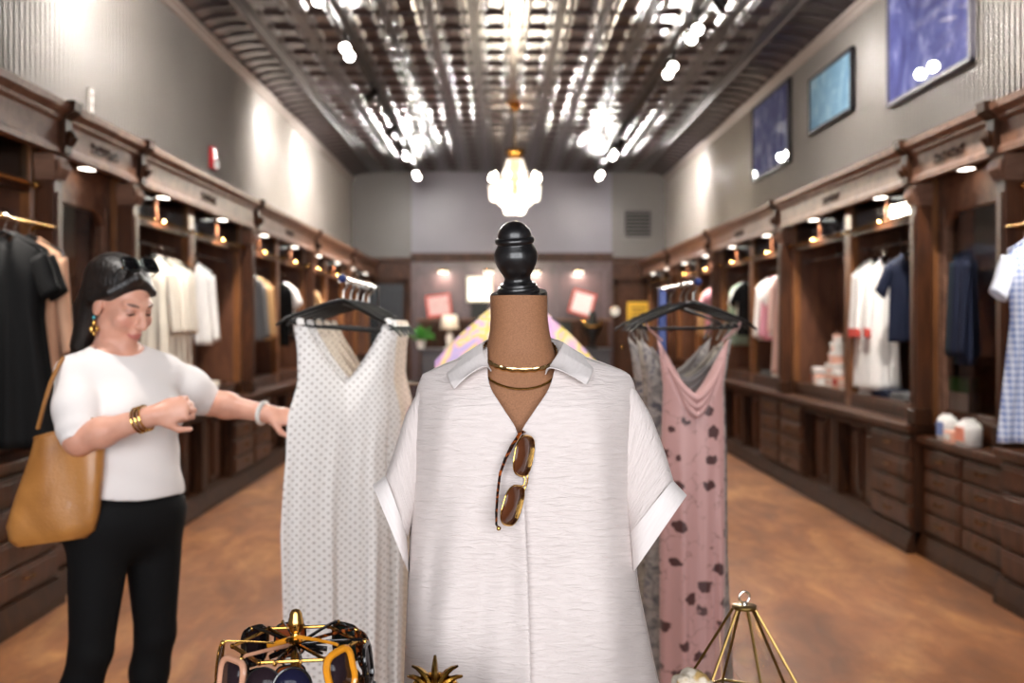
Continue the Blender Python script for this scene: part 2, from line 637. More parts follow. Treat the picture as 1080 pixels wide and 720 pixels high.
def art(name, cols, scale, seed):
    t = NT(name)
    v = t.coord('Object', (1, 1, 1))
    n = t.noise(v, scale, 6, 1.6, .65)
    c = t.ramp(n, [(.3, lin(cols[0])), (.52, lin(cols[1])), (.72, lin(cols[2]))])
    return t.bsdf(c, .9, 0, Coat_Weight=.4, Coat_Roughness=.02, Specular_IOR_Level=.02)


for nm, y0, y1, z0, z1, fm, cols, sc, lab in (
        ('large', 6.58, 8.02, 3.19, 4.22, FRAME_P, ('#383a63', '#4b4f7e', '#8387aa'), 2.2, 'large framed violet blue blueprint print on the right wall, nearest the shop front'),
        ('small', 8.82, 10.05, 3.35, 3.92, FRAME, ('#56788f', '#6c8ba0', '#93aab8'), 3.0, 'small pale blue framed print between two violet blue prints on the wall'),
        ('mid', 10.74, 12.3, 3.2, 4.12, FRAME, ('#2e3259', '#424770', '#8f94b2'), 2.6, 'framed dark blue print on the right wall, nearest the back wall')):
    cy, cz = (y0 + y1) / 2, (z0 + z1) / 2
    p = thing('framed_print', lab, 'picture', (XR - .005, cy, cz))
    hy, hz, w = (y1 - y0) / 2, (z1 - z0) / 2, .035
    m = MB().box(-.045, 0, -hy, hy, hz - w, hz).box(-.045, 0, -hy, hy, -hz, -hz + w).box(-.045, 0, -hy, -hy + w, -hz, hz).box(-.045, 0, hy - w, hy, -hz, hz)
    m.build('frame', fm, p, smooth=False, bevel=.006)
    MB().box(-.03, -.005, -hy + w * .9, hy - w * .9, -hz + w * .9, hz - w * .9).build('print', art('print_' + nm, cols, sc, 1), p, smooth=False)
RED = plain('alarm_red', '#c8232a', .35)
a = thing('fire_alarm_strobe', 'red fire alarm with white strobe lens on the left wall', 'fire alarm', (XL, 9.78, 3.08))
MB().box(.0, .05, -.075, .075, -.11, .11).build('housing', RED, a, bevel=.012)
MB().box(.05, .075, -.05, .05, -.10, -.02).build('lens', emit('strobe_lens', '#fff4ec', .6), a, bevel=.01)
a = thing('switch_plate', 'slim grey switch plate with three buttons on the left beadboard wall', 'switch', (XL, 6.88, 2.97))
MB().box(.005, .03, -.035, .035, -.11, .11).build('plate', PAINT, a, bevel=.006)
for z in (-.065, 0, .065):
    MB().ell((.032, 0, z), (.01, .018, .018), 10, 6).build('button', PAINT_B, a)
v = thing('wall_vent', 'grey slatted air vent on the back wall above the door', 'vent', (2.62, YB, 3.37))
m = MB().box(-.25, .25, -.03, 0, .25, .29).box(-.25, .25, -.03, 0, -.29, -.25).box(-.29, -.25, -.03, 0, -.29, .29).box(.25, .29, -.03, 0, -.29, .29)
m.build('frame', PAINT_B, v, smooth=False)
MB().box(-.25, .25, -.006, -.002, -.25, .25).build('backing', BLACK, v, smooth=False)
m = MB()
for k in range(7):
    z = -.21 + k * .07
    m.prism([(-.028, z - .012), (-.022, z - .012), (-.006, z + .02), (-.012, z + .02)], -.25, .25, 'x')
m.build('slat', PAINT_B, v, smooth=False)

# ---------------------------------------------------------------- light from outside
w = bpy.data.worlds.new('sky')
SC.world = w
w.use_nodes = True
bg = w.node_tree.nodes['Background']
bg.inputs[0].default_value = (.95, .965, 1.0, 1)
bg.inputs[1].default_value = SKY
for x0, x1 in ((XL + .3, -.48), (.78, XR - .3), (-.3, .6)):
    L = bpy.data.lights.new('daylight_portal', 'AREA')
    L.shape, L.size, L.size_y = 'RECTANGLE', x1 - x0, 2.95
    L.cycles.is_portal = True
    o = bpy.data.objects.new('daylight_portal', L)
    COL.objects.link(o)
    o.location = ((x0 + x1) / 2, YF + .02, 2.07)
    o.rotation_euler = (R(90), 0, 0)
# ================================================================ wall cabinets
# local frame of a cabinet: x along the wall, y from the aisle into the wall (0 = front plane of the frieze), z up
XFL, XFR = -2.30, 2.60
DEP = .545


def side_place(side, y):
    return ((XFL, y, 0), R(90)) if side == 'left' else ((XFR, y, 0), R(-90))


DISC = emit('downlight_lens', '#fff4e6', 9)
GLS = glass('transom_glass', '#d8dde0', .03, .93, .1)


def make_upper(L, narrow=False):
    h = L / 2
    t = thing('display_cabinet', 'x', 'display cabinet')
    z0, z1 = (.77, 2.375) if narrow else (.815, 2.375)
    f = .17 if narrow else .12           # set back from the frieze
    sw = .10 if narrow else .07
    zr = .92
    for s in (-1, 1):
        a, b = sorted((s * h, s * (h - sw)))
        m = MB().box(a, b, f, f + .06, z0, z1)
        m.box(a + .012, b - .012, f - .008, f, z0 + .12, z1 - .2)
        m.build('stile', WOOD_I if not narrow else WOOD_L, t, smooth=False, bevel=.006)
        a, b = sorted((s * h, s * (h - .018)))
        MB().box(a, b, f + .06, DEP, z0, z1).build('side_panel', WOOD_IN, t, smooth=False)
    m = MB().box(-h, h, DEP - .02, DEP, z0, z1)
    for k in (-1, 0, 1):
        m.box(k * h * .62 - .03, k * h * .62 + .03, DEP - .03, DEP - .015, z0, z1)
    m.build('back_panel', WOOD_IN, t, smooth=False)
    m = MB().box(-h + sw, h - sw, f, f + .05, z0, zr).box(-h + sw + .05, h - sw - .05, f - .006, f, z0 + .03, zr - .025)
    m.build('bottom_rail', WOOD, t, smooth=False, bevel=.004)
    MB().box(-h + .018, h - .018, f + .05, DEP - .03, zr - .03, zr - .005).build('shelf', WOOD, t, smooth=False)
    MB().box(-h, h, f, DEP, z1, z1 + .02).build('soffit', WOOD_D, t, smooth=False)
    if narrow:
        m = MB().box(-h + sw, h - sw, f, f + .05, 2.14, z1).prism([(-h + sw, 2.14), (-h + sw, 2.06), (-h + sw + .05, 2.11), (-h + sw + .14, 2.14)], f, f + .05).prism([(h - sw, 2.06), (h - sw, 2.14), (h - sw - .14, 2.14), (h - sw - .05, 2.11)], f, f + .05)
        m.build('arched_header', WOOD_L, t, smooth=False, bevel=.004)
        MB().box(-h + sw, h - sw, f + .02, f + .026, zr, 2.15).build('glass_front', PANE, t, smooth=False)
    else:
        m = MB().box(-h + sw, h - sw, f + .005, f + .05, 2.13, 2.19)
        m.box(-.012, .012, f + .01, f + .04, 2.19, z1)
        m.build('transom_bar', WOOD, t, smooth=False, bevel=.004)
        MB().box(-h + sw, h - sw, f + .02, f + .026, 2.19, z1).build('transom_glass', GLS, t, smooth=False)
        m = MB().tube([(-h + .08, f - .035, 2.165), (h - .08, f - .035, 2.165)], .011, 8)
        rd = m.build('front_rail', BRASS, t)
        for x in (-h + .10, 0, h - .10):
            MB().tube([(x, f + .01, 2.165), (x, f - .035, 2.165)], .005, 6).ell((x, f - .038, 2.165), .019, 10, 7).build('rail_knob', GOLD, rd)
    MB().tube([(-h + .018, f + .12, 2.03), (h - .018, f + .12, 2.03)], .013, 8).build('garment_rod', STEEL, t)
    m = MB()
    m.lathe([(.064, 2.352), (.067, 2.345), (.076, 2.345), (.078, 2.36), (.076, 2.3985)], 20, (0, .072, 0), cap=False)
    d = m.build('downlight_ring', BRASS, t)
    MB().lathe([(.001, 2.340), (.035, 2.341), (.065, 2.348), (.065, 2.352), (.001, 2.352)], 20, (0, .072, 0)).build('downlight_lens', DISC, d)
    return t


def handle(mb, x, y, z, w=.05):
    mb.tube([(x - w, y, z), (x - w, y - .018, z), (x - w * .5, y - .026, z - .006), (x + w * .5, y - .026, z - .006), (x + w, y - .018, z), (x + w, y, z)], .005, 6)
    return mb


def make_base(L, kind, flip=False):
    h = L / 2
    t = thing('drawer_cabinet', 'x', 'drawer cabinet')
    top = .71 if kind == 'narrow' else .77
    f = .06 if kind == 'narrow' else .0
    MB().box(-h, h, f - .03, f + .06, 0, .045).prism([(f - .03, .045), (f, .13), (f + .02, .13), (f + .02, .045)], -h, h, 'x').build('plinth', WOOD_D, t, smooth=False)
    if kind == 'wide':
        cols = [(-h + .03, -h + .46), (h - .46, h - .03)] if L < 1.3 else [(-h + .03, -h + .68)]
        m = MB().box(-h, -h + .71, f + .02, DEP, .045, top).box(h - .06, h, f + .02, DEP, .045, top).box(-h, h, DEP - .2, DEP, .045, top).box(-h, h, f + .02, DEP, .045, .14)
        m.box(-h + .71, h - .06, f + .02, f + .05, top - .07, top).box(-h + .71, h - .06, f + .1, DEP, .12, .14)
        m.v = [(-q[0], q[1], q[2]) for q in m.v] if flip else m.v
        m.build('carcass', WOOD_D, t, smooth=False, bevel=.004)
        m = MB()
        for a, b in ((-h + .76, -h + 1.08), (-h + 1.12, h - .1)):
            m.box(a, b, f + .10, f + .24, .14, top - .07)
            m.box(a + .05, b - .05, f + .085, f + .11, .2, top - .13)
        m.v = [(-q[0], q[1], q[2]) for q in m.v] if flip else m.v
        m.build('recessed_panel', WOOD, t, smooth=False, bevel=.006)
        rows = 4
    elif kind == 'full':
        m = MB().box(-h, h, f + .02, DEP, .045, top)
        m.build('carcass', WOOD_D, t, smooth=False, bevel=.004)
        cols = [(-h + .03, -.02), (.02, h - .03)]
        rows = 4
    else:
        m = MB().box(-h, h, f + .02, DEP, .045, top)
        m.build('carcass', WOOD_D, t, smooth=False, bevel=.004)
        cols = [(-h + .04, -.015), (.015, h - .04)]
        rows = 4
    if flip:
        cols = [(-b, -a) for a, b in cols]
    dh = (top - .03 - .15) / rows
    for a, b in cols:
        for k in range(rows):
            z = .15 + k * dh
            m = MB().box(a, b, f - .002, f + .03, z + .008, z + dh - .010)
            m.box(a + .03, b - .03, f - .008, f, z + .03, z + dh - .032)
            d = m.build('drawer', WOOD, t, smooth=False, bevel=.005)
            handle(MB(), (a + b) / 2, f - .004, z + dh / 2 + .01).build('handle', BRASS, d)
    return t


UP = {'wide': make_upper(1.5), 'narrow': make_upper(1.1, True)}
BASE = {'wide': make_base(1.5, 'wide'), 'flip': make_base(1.5, 'wide', True), 'narrow': make_base(1.1, 'narrow'), 'full': make_base(1.5, 'full')}
taken = set()


def place(proto, key, side, y, label, group):
    loc, rz = side_place(side, y)
    if key not in taken:
        taken.add(key)
        proto.location, proto.rotation_euler = loc, (0, 0, rz)
        proto['label'], proto['group'] = label, group
        return proto
    return dup(proto, loc, rz, label, group)


BAYS = [(3.7, 5.2, 'full'), (5.2, 6.3, 'narrow'), (6.3, 7.8, 'wide'), (7.8, 9.3, 'wide'), (9.3, 10.8, 'wide'), (10.8, 12.3, 'wide'), (12.3, 13.8, 'wide'), (13.8, 15.3, 'wide'), (15.3, 16.8, 'wide'), (16.8, 18.3, 'wide')]
CONT = {
    ('left', 0): 'with black and peach dresses hanging in it', ('left', 1): 'with an arched glass front behind the woman',
    ('left', 2): 'holding cream dresses behind the woman', ('left', 3): 'with a bare brown side panel beside the cream dresses',
    ('left', 4): 'holding grey and tan clothes', ('left', 5): 'holding black and white clothes beside the tan ones',
    ('right', 0): 'holding the blue checked dress', ('right', 1): 'with an arched glass front over navy jackets',
    ('right', 2): 'holding white blouses with red cuffs', ('right', 3): 'with pale boxes standing on its shelf',
    ('right', 4): 'holding pink and white tops', ('right', 5): 'holding a sage green jacket'}
for side in ('left', 'right'):
    for i, (a, b, kind) in enumerate(BAYS):
        y = (a + b) / 2
        w = CONT.get((side, i), '%s the back wall on the %s wall' % (['nearest', 'second from', 'third from', 'fourth from'][9 - i], side)) if i > 5 else CONT[(side, i)]
        k2 = 'narrow' if kind == 'narrow' else 'wide'
        place(UP[k2], 'u' + k2, side, y, 'dark wood display cabinet %s' % (w if i > 5 else w + ', %s wall' % side), 'display cabinets along the side walls')
        bk = kind if kind != 'wide' else ('wide' if (i % 2 == 0) == (side == 'left') else 'flip')
        place(BASE[bk], 'b' + bk, side, y, 'drawer unit below the cabinet %s%s' % (w.replace(' behind the woman', ' by the woman').replace('with a bare brown side panel ', ''), '' if 'wall' in w else ', %s wall' % side), 'drawer units along the side walls')
        sg = -1 if side == 'left' else 1
        if i < 8:
            L = bpy.data.lights.new('downlight', 'SPOT')
            L.energy, L.spot_size, L.spot_blend, L.shadow_soft_size, L.color = 24 * LK, R(125), .6, .06, (1, .93, .84)
            o = bpy.data.objects.new('downlight_beam', L)
            COL.objects.link(o)
            loc, rz = side_place(side, y)
            f = .34 if kind == 'narrow' else .07  # narrow bays: beam added inside, apart from its lens, to brighten the interior
            o.location = (loc[0] + sg * f, y, 2.335)
            o.rotation_euler = (0, R(-sg * 14), 0)
    # worktops
    for nm, a, b, z, f, lab in (('near', 3.7, 5.2, .77, 0, 'dark wood worktop of the nearest drawer unit, %s wall' % side),
                                ('mid', 5.2, 6.3, .71, .06, 'lower set back dark worktop under the arched glass cabinet, %s wall' % side),
                                ('far', 6.3, 18.3, .77, 0, 'long dark wood worktop running to the back wall, %s wall' % side)):
        loc, rz = side_place(side, (a + b) / 2)
        hh = (b - a) / 2
        m = MB().box(-hh, hh, f - .035, DEP, z + .001, z + .042).box(-hh, hh, f - .02, f, z - .015, z + .001)
        o = m.build('worktop', WOOD, None, smooth=False, bevel=.006)
        o.location, o.rotation_euler = loc, (0, 0, rz)
        tag(o, lab, 'worktop')
    # cornice and frieze, one continuous trim per side, with brackets and carved ornaments as its parts
    loc, rz = side_place(side, 11.0)
    y0, y1 = -7.3, 7.3
    m = MB()
    prof = [(0.0, 2.40), (0.0, 2.345), (.03, 2.345), (.03, 2.335), (-.025, 2.335), (-.025, 2.365), (-.01, 2.38), (-.01, 2.50), (-.03, 2.515), (-.035, 2.535), (-.07, 2.56), (-.075, 2.595), (.0, 2.595), (.0, 2.585), (.545, 2.585), (.545, 2.40)]
    m.prism(prof[::-1], y0, y1, 'x')
    o = structure(m.build('trim_%d' % (4 if side == 'left' else 5), WOOD_L, smooth=False))
    o.location, o.rotation_euler = loc, (0, 0, rz)
    sg = 1 if side == 'left' else -1
    for yb in (5.2, 6.3, 9.3, 12.3, 15.3):
        x = sg * (yb - 11.0)
        m = MB().box(x - .045, x + .045, -.045, 0, 2.34, 2.52).prism([(-.045, 2.52), (-.095, 2.56), (-.10, 2.61), (0, 2.61), (0, 2.52)], x - .05, x + .05, 'x')
        m.tube([(x, -.05, 2.38), (x, -.065, 2.42), (x, -.055, 2.46)], [.02, .03, .015], 8)
        m.build('bracket', WOOD_D, o, smooth=False, bevel=.004)
    for yb in (5.75, 7.8, 10.8):
        x = sg * (yb - 11.0)
        m = MB()
        for k in range(-3, 4):
            m.ell((x + k * .055, -.012, 2.44 + .012 * (k % 2)), (.024, .012, .016 if k else .026), 8, 6)
            if k:
                m.tube([(x + k * .055 - .02, -.015, 2.42), (x + k * .055, -.02, 2.41), (x + k * .055 + .02, -.015, 2.425)], .006, 5)
        m.build('carved_ornament', WOOD_D, o)
    # pilasters under the brackets
    for i, yb in enumerate((5.2, 6.3, 9.3, 12.3, 15.3)):
        pl = thing('pilaster', 'slim dark wood pilaster with carved capital, %s from the shop front on the %s wall' % (ORD[i], side), 'pilaster', *side_place(side, yb), 'pilasters between the cabinets')
        q = .815
        MB().box(-.05, .05, .01, .108, q + .1, 2.2).box(-.03, .03, .0, .012, q + .16, 2.14).build('shaft', WOOD, pl, smooth=False, bevel=.005)
        MB().box(-.06, .06, -.005, .108, q, q + .1).build('foot_block', WOOD_D, pl, smooth=False, bevel=.006)
        m = MB().prism([(-.05, 2.2), (.05, 2.2), (.07, 2.30), (.07, 2.333), (-.07, 2.333), (-.07, 2.30)], .0, .108)
        for k in (-1, 0, 1):
            m.tube([(k * .035, .0, 2.21), (k * .04, -.02, 2.26), (k * .045, -.012, 2.31)], [.012, .016, .01], 7)
        m.build('capital', WOOD_L, pl, smooth=False)
# ================================================================ dress form in the middle, its blouse and jewellery
YM = 1.70
S = YM / F                     # metres per picture pixel at the form
LINEN = NT('brown_linen')
v = LINEN.coord('Object')
n1 = LINEN.n('TexWave', {'Vector': v, 'Scale': 260.0, 'Distortion': 2.0, 'Detail': 1.0}).outputs['Fac']
n2 = LINEN.noise(v, 420, 2)
nn = LINEN.math('ADD', LINEN.math('MULTIPLY', n1, .4), LINEN.math('MULTIPLY', n2, .6))
col = LINEN.ramp(nn, [(.25, lin('#754c32')), (.75, lin('#a1704d'))])
LINEN = LINEN.bsdf(col, .75, 0, LINEN.bump(nn, .25, .001))
BLKWOOD = NT('ebonised_wood')
v = BLKWOOD.coord('Object')
n1 = BLKWOOD.noise(v, 40, 4, .5)
BLKWOOD = BLKWOOD.bsdf(BLKWOOD.ramp(n1, [(.3, lin('#0c0b0c')), (.8, lin('#1d1c1e'))]), BLKWOOD.math('MULTIPLY_ADD', n1, .2, .22), 0, BLKWOOD.bump(n1, .06, .002), Coat_Weight=.3)

form = thing('dress_form', 'brown linen dress form with black turned wooden finial wearing the white blouse', 'dress form', (.032, YM, 0))
Mf = Matrix.Translation((-.032, -YM, 0))
TP = [312, 335, 350, 362, 372, 382, 392, 402, 415, 440, 480, 560, 640, 700, 770]
TRX = [30, 30, 31.5, 34, 37.5, 43, 56, 76, 94, 104, 102, 94, 84, 96, 102]
TRY = [.048, .049, .051, .054, .058, .064, .070, .076, .083, .092, .097, .088, .08, .095, .098]
TCX = [547, 547.5, 548, 548, 548, 548, 548, 548, 548, 549, 549, 549, 549, 552, 556]
TCY = [-.004, -.004, -.003, -.002, 0, 0, 0, 0, 0, 0, 0, 0, 0, 0, 0]


def torso_pt(py, ph, grow=0.0):
    rx = interp(py, TP, TRX) * S + grow
    ry = interp(py, TP, TRY) + grow
    c, s = math.cos(ph), math.sin(ph)
    e = .9
    x = (interp(py, TP, TCX) - CX) * S + rx * math.copysign(abs(c) ** e, c)
    y = YM + interp(py, TP, TCY) - ry * math.copysign(abs(s) ** e, s)
    return Vector((x, y, CH - (py - CY) * S))


m = MB(Mf)
pys = list(np.linspace(312, 770, 90))
m.rings([[torso_pt(p, 2 * PI * k / 56) for k in range(56)] for p in pys])
m.build('torso', LINEN, form)
# finial, leaning slightly
fin = MB(Matrix.Translation(P(547.6, 321.5, YM) - Vector((.032, YM, 0))) @ Euler((R(11), R(-4.2), 0)).to_matrix().to_4x4())
prof = [(30, 0), (30.3, 1), (30.3, 12), (29.5, 14), (22.5, 14.5), (22.7, 17), (21, 18.5), (20.8, 20.5), (19, 21.5), (18.8, 24), (16, 25), (14.2, 28), (13.6, 31), (14.8, 35), (18.2, 42), (21, 49), (22.6, 56), (22.4, 62), (21, 67), (18.6, 71.5), (18.2, 73), (20.3, 74.5), (20.8, 77.5), (19.5, 80), (17.2, 80.8), (17.3, 84), (15.5, 89), (12, 93.5), (7, 97), (2, 98.3), (0, 98.5)]
fin.lathe([(r * S, interp(z, [0, 14, 24, 31, 42, 56, 62, 71.5, 77.5, 84, 98.5], [0, 13, 23, 29, 37.5, 49.5, 55, 63, 69, 75, 88.5]) * S) for r, z in prof], 48)
fin.build('finial', BLKWOOD, form, angle=50)
MB(Mf).tube([(.032 + .03, YM, .05), (.032 + .03, YM, .80)], .016, 14).build('pole', BLKWOOD, form)
m = MB(Mf)
for k in range(3):
    a = PI / 2 + k * 2 * PI / 3
    m.tube([(.062, YM, .20), (.062 + .12 * math.cos(a), YM + .12 * math.sin(a), .15), (.062 + .20 * math.cos(a), YM + .20 * math.sin(a), .05), (.062 + .27 * math.cos(a), YM + .27 * math.sin(a), .018)], [.016, .018, .018, .016], 10)
    leg = m.build('leg', BLKWOOD, form)
    m = MB(Mf)

# ---------------------------------------------------------------- blouse
CR = NT('crinkled_cotton')
uv = CR.n('TexCoord').outputs['UV']
mp = CR.n('Mapping', {'Vector': uv, 'Scale': (30.0, 150.0, 1.0)}).outputs[0]
w1 = CR.n('TexNoise', {'Vector': mp, 'Scale': 1.0, 'Detail': 3.0, 'Distortion': .8, 'Roughness': .55}).outputs['Fac']
mp2 = CR.n('Mapping', {'Vector': uv, 'Scale': (1400.0, 1400.0, 1.0)}).outputs[0]
w2 = CR.n('TexNoise', {'Vector': mp2, 'Scale': 1.0, 'Detail': 1.0}).outputs['Fac']
hh = CR.math('ADD', w1, CR.math('MULTIPLY', w2, .05))
CRINKLE = CR.bsdf(CR.ramp(w1, [(.2, lin('#cbbfbb')), (.8, lin('#d8cdc9'))]), .8, 0, CR.bump(hh, .8, .0046), Sheen_Weight=.15)
CR = NT('smooth_cotton')
uv = CR.n('TexCoord').outputs['UV']
mp = CR.n('Mapping', {'Vector': uv, 'Scale': (40.0, 160.0, 1.0)}).outputs[0]
w1 = CR.n('TexNoise', {'Vector': mp, 'Scale': 1.0, 'Detail': 3.0}).outputs['Fac']
COTTON = CR.bsdf(CR.ramp(w1, [(.2, lin('#d6cdca')), (.8, lin('#e0d8d5'))]), .8, 0, CR.bump(w1, .3, .002), Sheen_Weight=.15)

blouse = thing('blouse', 'white crinkled short sleeved blouse with open collar on the brown dress form', 'blouse', (.032, YM, .72))
Mb = Matrix.Translation((-.032, -YM, -.72))
# measured outlines: v -> (px, py)
OL = dict(v=[0, .06, .14, .25, .40, .55, .75, 1], x=[446, 440, 436.5, 434, 433.5, 430.5, 427, 423], y=[395.5, 408, 430, 470, 540, 610, 700, 808])
OR = dict(v=[0, .06, .14, .25, .40, .55, .75, 1], x=[664, 670, 670.5, 668, 666.5, 672, 690, 716], y=[396, 406, 430, 470, 540, 612, 700, 808])
IL = dict(v=[0, .06, .11, .20, .27, .40, .55, .75, 1], x=[514, 514.5, 514, 532, 548.5, 553, 556.5, 559.5, 562], y=[366, 385, 405, 432.5, 457, 530, 605, 700, 808])
IR = dict(v=[0, .06, .11, .20, .27, .40, .55, .75, 1], x=[590, 585, 581, 563.5, 546, 544, 543, 543, 544], y=[366, 388, 408, 433, 459, 530, 605, 700, 808])


def cv(c, v):
    return interp(v, c['v'], c['x']), interp(v, c['v'], c['y'])


def sm(c, v):
    a = [cv(c, min(1, max(0, v + d))) for d in (-.03, -.015, 0, .015, .03)]
    k = 1 if .02 < v < .95 else 0
    if not k:
        return cv(c, v)
    return sum(p[0] for p in a) / 5, sum(p[1] for p in a) / 5


def side_x(py):
    ol = interp(py, OL['y'], OL['x'])
    orr = interp(py, OR['y'], OR['x'])
    return ol, orr


def sh_py(px):
    """height of the shoulder seam"""
    return interp(px, [440, 446, 470, 495, 514, 552, 590, 612, 640, 658, 664, 670], [400, 394.5, 383, 373, 364, 360, 364, 374, 384, 391, 395.5, 400])


def gauss(x, c, s):
    return math.exp(-((x - c) / s) ** 2)


def folds(px, py):
    a = smooth01((py - 470) / 190)
    d = 0
    t = (py - 460) / 260
    d += .020 * a * gauss(px, 500 - 42 * t, 15 + 10 * t)
    d -= .012 * a * gauss(px, 525 - 25 * t, 11 + 5 * t)
    d += .012 * a * gauss(px, 447 - 6 * t, 10)
    d -= .012 * a * gauss(px, 470 - 28 * t, 11)
    d += .014 * a * gauss(px, 616 + 36 * t, 17 + 10 * t)
    d -= .012 * a * gauss(px, 582 + 14 * t, 15 + 6 * t)
    d -= .010 * a * gauss(px, 655 + 18 * t, 12)
    # soft drags from the shoulder and from the neckline
    b = smooth01((py - 395) / 50) * (1 - smooth01((py - 520) / 90))
    d += .006 * b * gauss(px, 478 - .16 * (py - 400), 12)
    d -= .005 * b * gauss(px, 455 - .05 * (py - 400), 9)
    d += .006 * b * gauss(px, 622 + .14 * (py - 400), 13)
    d -= .004 * b * gauss(px, 648 + .05 * (py - 400), 9)
    return d * .72


def front_y(px, py, lift=0.0):
    ol, orr = side_x(py)
    c, h = (ol + orr) / 2, (orr - ol) / 2
    u = min(1, abs(px - c) / h)
    b = interp(py, [360, 400, 430, 470, 520, 600, 700, 808], [.080, .098, .112, .120, .118, .112, .118, .128])
    q = min(1, max(0, (py - sh_py(px)) / 70))
    g = math.sqrt(max(0, 1 - (1 - q) ** 2))
    prof = (1 - u ** 3.6) ** .62
    return YM - b * prof * (.12 + .88 * g) - folds(px, py) * prof ** .5 - lift


def front_panel(I, O, lift, seed):
    m = MB(Mb)
    T0, T1 = cv(I, 0), cv(O, 0)
    B0, B1 = cv(I, 1), cv(O, 1)

    def pix(u, v):
        i, o = sm(I, v), sm(O, v)
        tx = T0[0] + (T1[0] - T0[0]) * u
        ty = sh_py(tx) + (T0[1] - sh_py(T0[0])) * (1 - u)
        x = i[0] + (o[0] - i[0]) * u
        y = i[1] + (o[1] - i[1]) * u
        lx, ly = T0[0] + (T1[0] - T0[0]) * u, T0[1] + (T1[1] - T0[1]) * u
        k = (1 - v) ** 6
        return x + (tx - lx) * k, y + (ty - ly) * k

    def fn(u, v):
        px, py = pix(u, v)
        e = smooth01((py - 470) / 60) * gauss(u, 0, .10)
        return P(px, py, front_y(px, py, lift * e if lift > 0 else 0) - (lift if lift < 0 else 0))
    m.grid(fn, 64, 120, uvf=lambda a, b: ((pix(a, b)[0]) * S + seed, (-pix(a, b)[1]) * S))
    return m


fl = front_panel(IL, OL, .012, 0)
o = fl.build('front_panel', CRINKLE, blouse, solid=.0012)
front_panel(IR, OR, -.003, .37).build('front_panel', CRINKLE, blouse, solid=.0012)


def back_fn(u, v):
    (lx, ly), (rx, ry) = sm(OL, v), sm(OR, v)
    px, py = lx + (rx - lx) * u, ly + (ry - ly) * u
    k = (1 - v) ** 6
    py += (sh_py(px) - (395.5 + .5 * u)) * k
    w = 2 * u - 1
    q = min(1, max(0, (py - sh_py(px)) / 60))
    g = math.sqrt(max(0, 1 - (1 - q) ** 2))
    y = YM + .105 * (1 - abs(w) ** 2.6) ** .6 * (.3 + .7 * g) + .01 * math.sin(u * 22) * v
    return P(px, py, y)


MB(Mb).grid(back_fn, 48, 70, True, uvf=lambda a, b: (a * .4, b * .7)).build('back_panel', CRINKLE, blouse, solid=.0012)


def sleeve_loops(T, B, ds, n=40, seed=0, ex=.8):
    """T, B: lists of picture points along the top and underarm line; ds: half depth"""
    out = []
    for k, ((tx, ty), (bx, by), d) in enumerate(zip(T, B, ds)):
        loop = []
        for i in range(n):
            a = 2 * PI * i / n
            c, s = math.cos(a), math.sin(a)
            c, s = math.copysign(abs(c) ** ex, c), math.copysign(abs(s) ** ex, s)
            rip = .0035 * math.sin(3 * a + k * .35 + seed) * (k / len(T))
            px = (tx + bx) / 2 + (tx - bx) / 2 * c
            py = (ty + by) / 2 + (ty - by) / 2 * c
            loop.append(P(px, py, YM - .004 - (d + rip) * s))
        out.append(loop)
    return out


def lerp_pts(pts, n):
    t = np.linspace(0, 1, len(pts))
    q = np.linspace(0, 1, n)
    return list(zip(np.interp(q, t, [p[0] for p in pts]), np.interp(q, t, [p[1] for p in pts])))


def sleeve(T, B, d0, d1, cuffT, cuffB, dc, seed):
    n = 22
    T, B = lerp_pts(T, n), lerp_pts(B, n)
    ds = np.linspace(d0, d1, n)
    lo = sleeve_loops(T, B, ds, seed=seed)
    m = MB(Mb)
    nn = len(lo[0])
    m.grid(lambda a, b: lo[int(round(b * (n - 1)))][int(round(a * nn)) % nn], nn, n - 1, uvf=lambda a, b: (a * .35 + seed, b * .3))
    sl = m.build('sleeve', CRINKLE, blouse, solid=.001, weld=1e-5)
    # turned-up cuff: an outer band a little wider than the sleeve, folded in at its lower edge
    cT, cB = lerp_pts(cuffT, 6), lerp_pts(cuffB, 6)
    out = sleeve_loops(cT, cB, [dc - .004, dc - .001, dc, dc + .001, dc + .001, dc], seed=seed + 2)
    inn = sleeve_loops(cT[::-1], cB[::-1], [dc - .006] * 6, seed=seed + 2)
    for L in inn:
        cx = sum((p for p in L), Vector()) / len(L)
        for i, p in enumerate(L):
            L[i] = cx + (p - cx) * .955
    loops = out + inn
    m = MB(Mb)
    K = len(loops)
    m.grid(lambda a, b: loops[int(round(b * (K - 1)))][int(round(a * nn)) % nn], nn, K - 1, uvf=lambda a, b: (a * .35 + seed, b * .12))
    m.build('cuff', COTTON, sl, weld=1e-5)


sleeve([(457, 405), (443.5, 408), (428, 437), (415, 478), (405.5, 505)], [(462, 470), (452, 500), (442, 525), (436, 545), (430, 566)],
       .022, .048, [(406.5, 501.5), (400, 506), (393, 511.5)], [(428.5, 561), (430, 580), (431, 604)], .058, .0)
sleeve([(650, 404), (668.5, 408), (686, 437), (701, 476), (710.5, 508)], [(640, 470), (648, 500), (656, 525), (661, 548), (664.5, 566)],
       .022, .050, [(709.5, 506), (716, 513), (724.5, 522)], [(664, 563), (666, 582), (667.5, 604)], .060, .9)


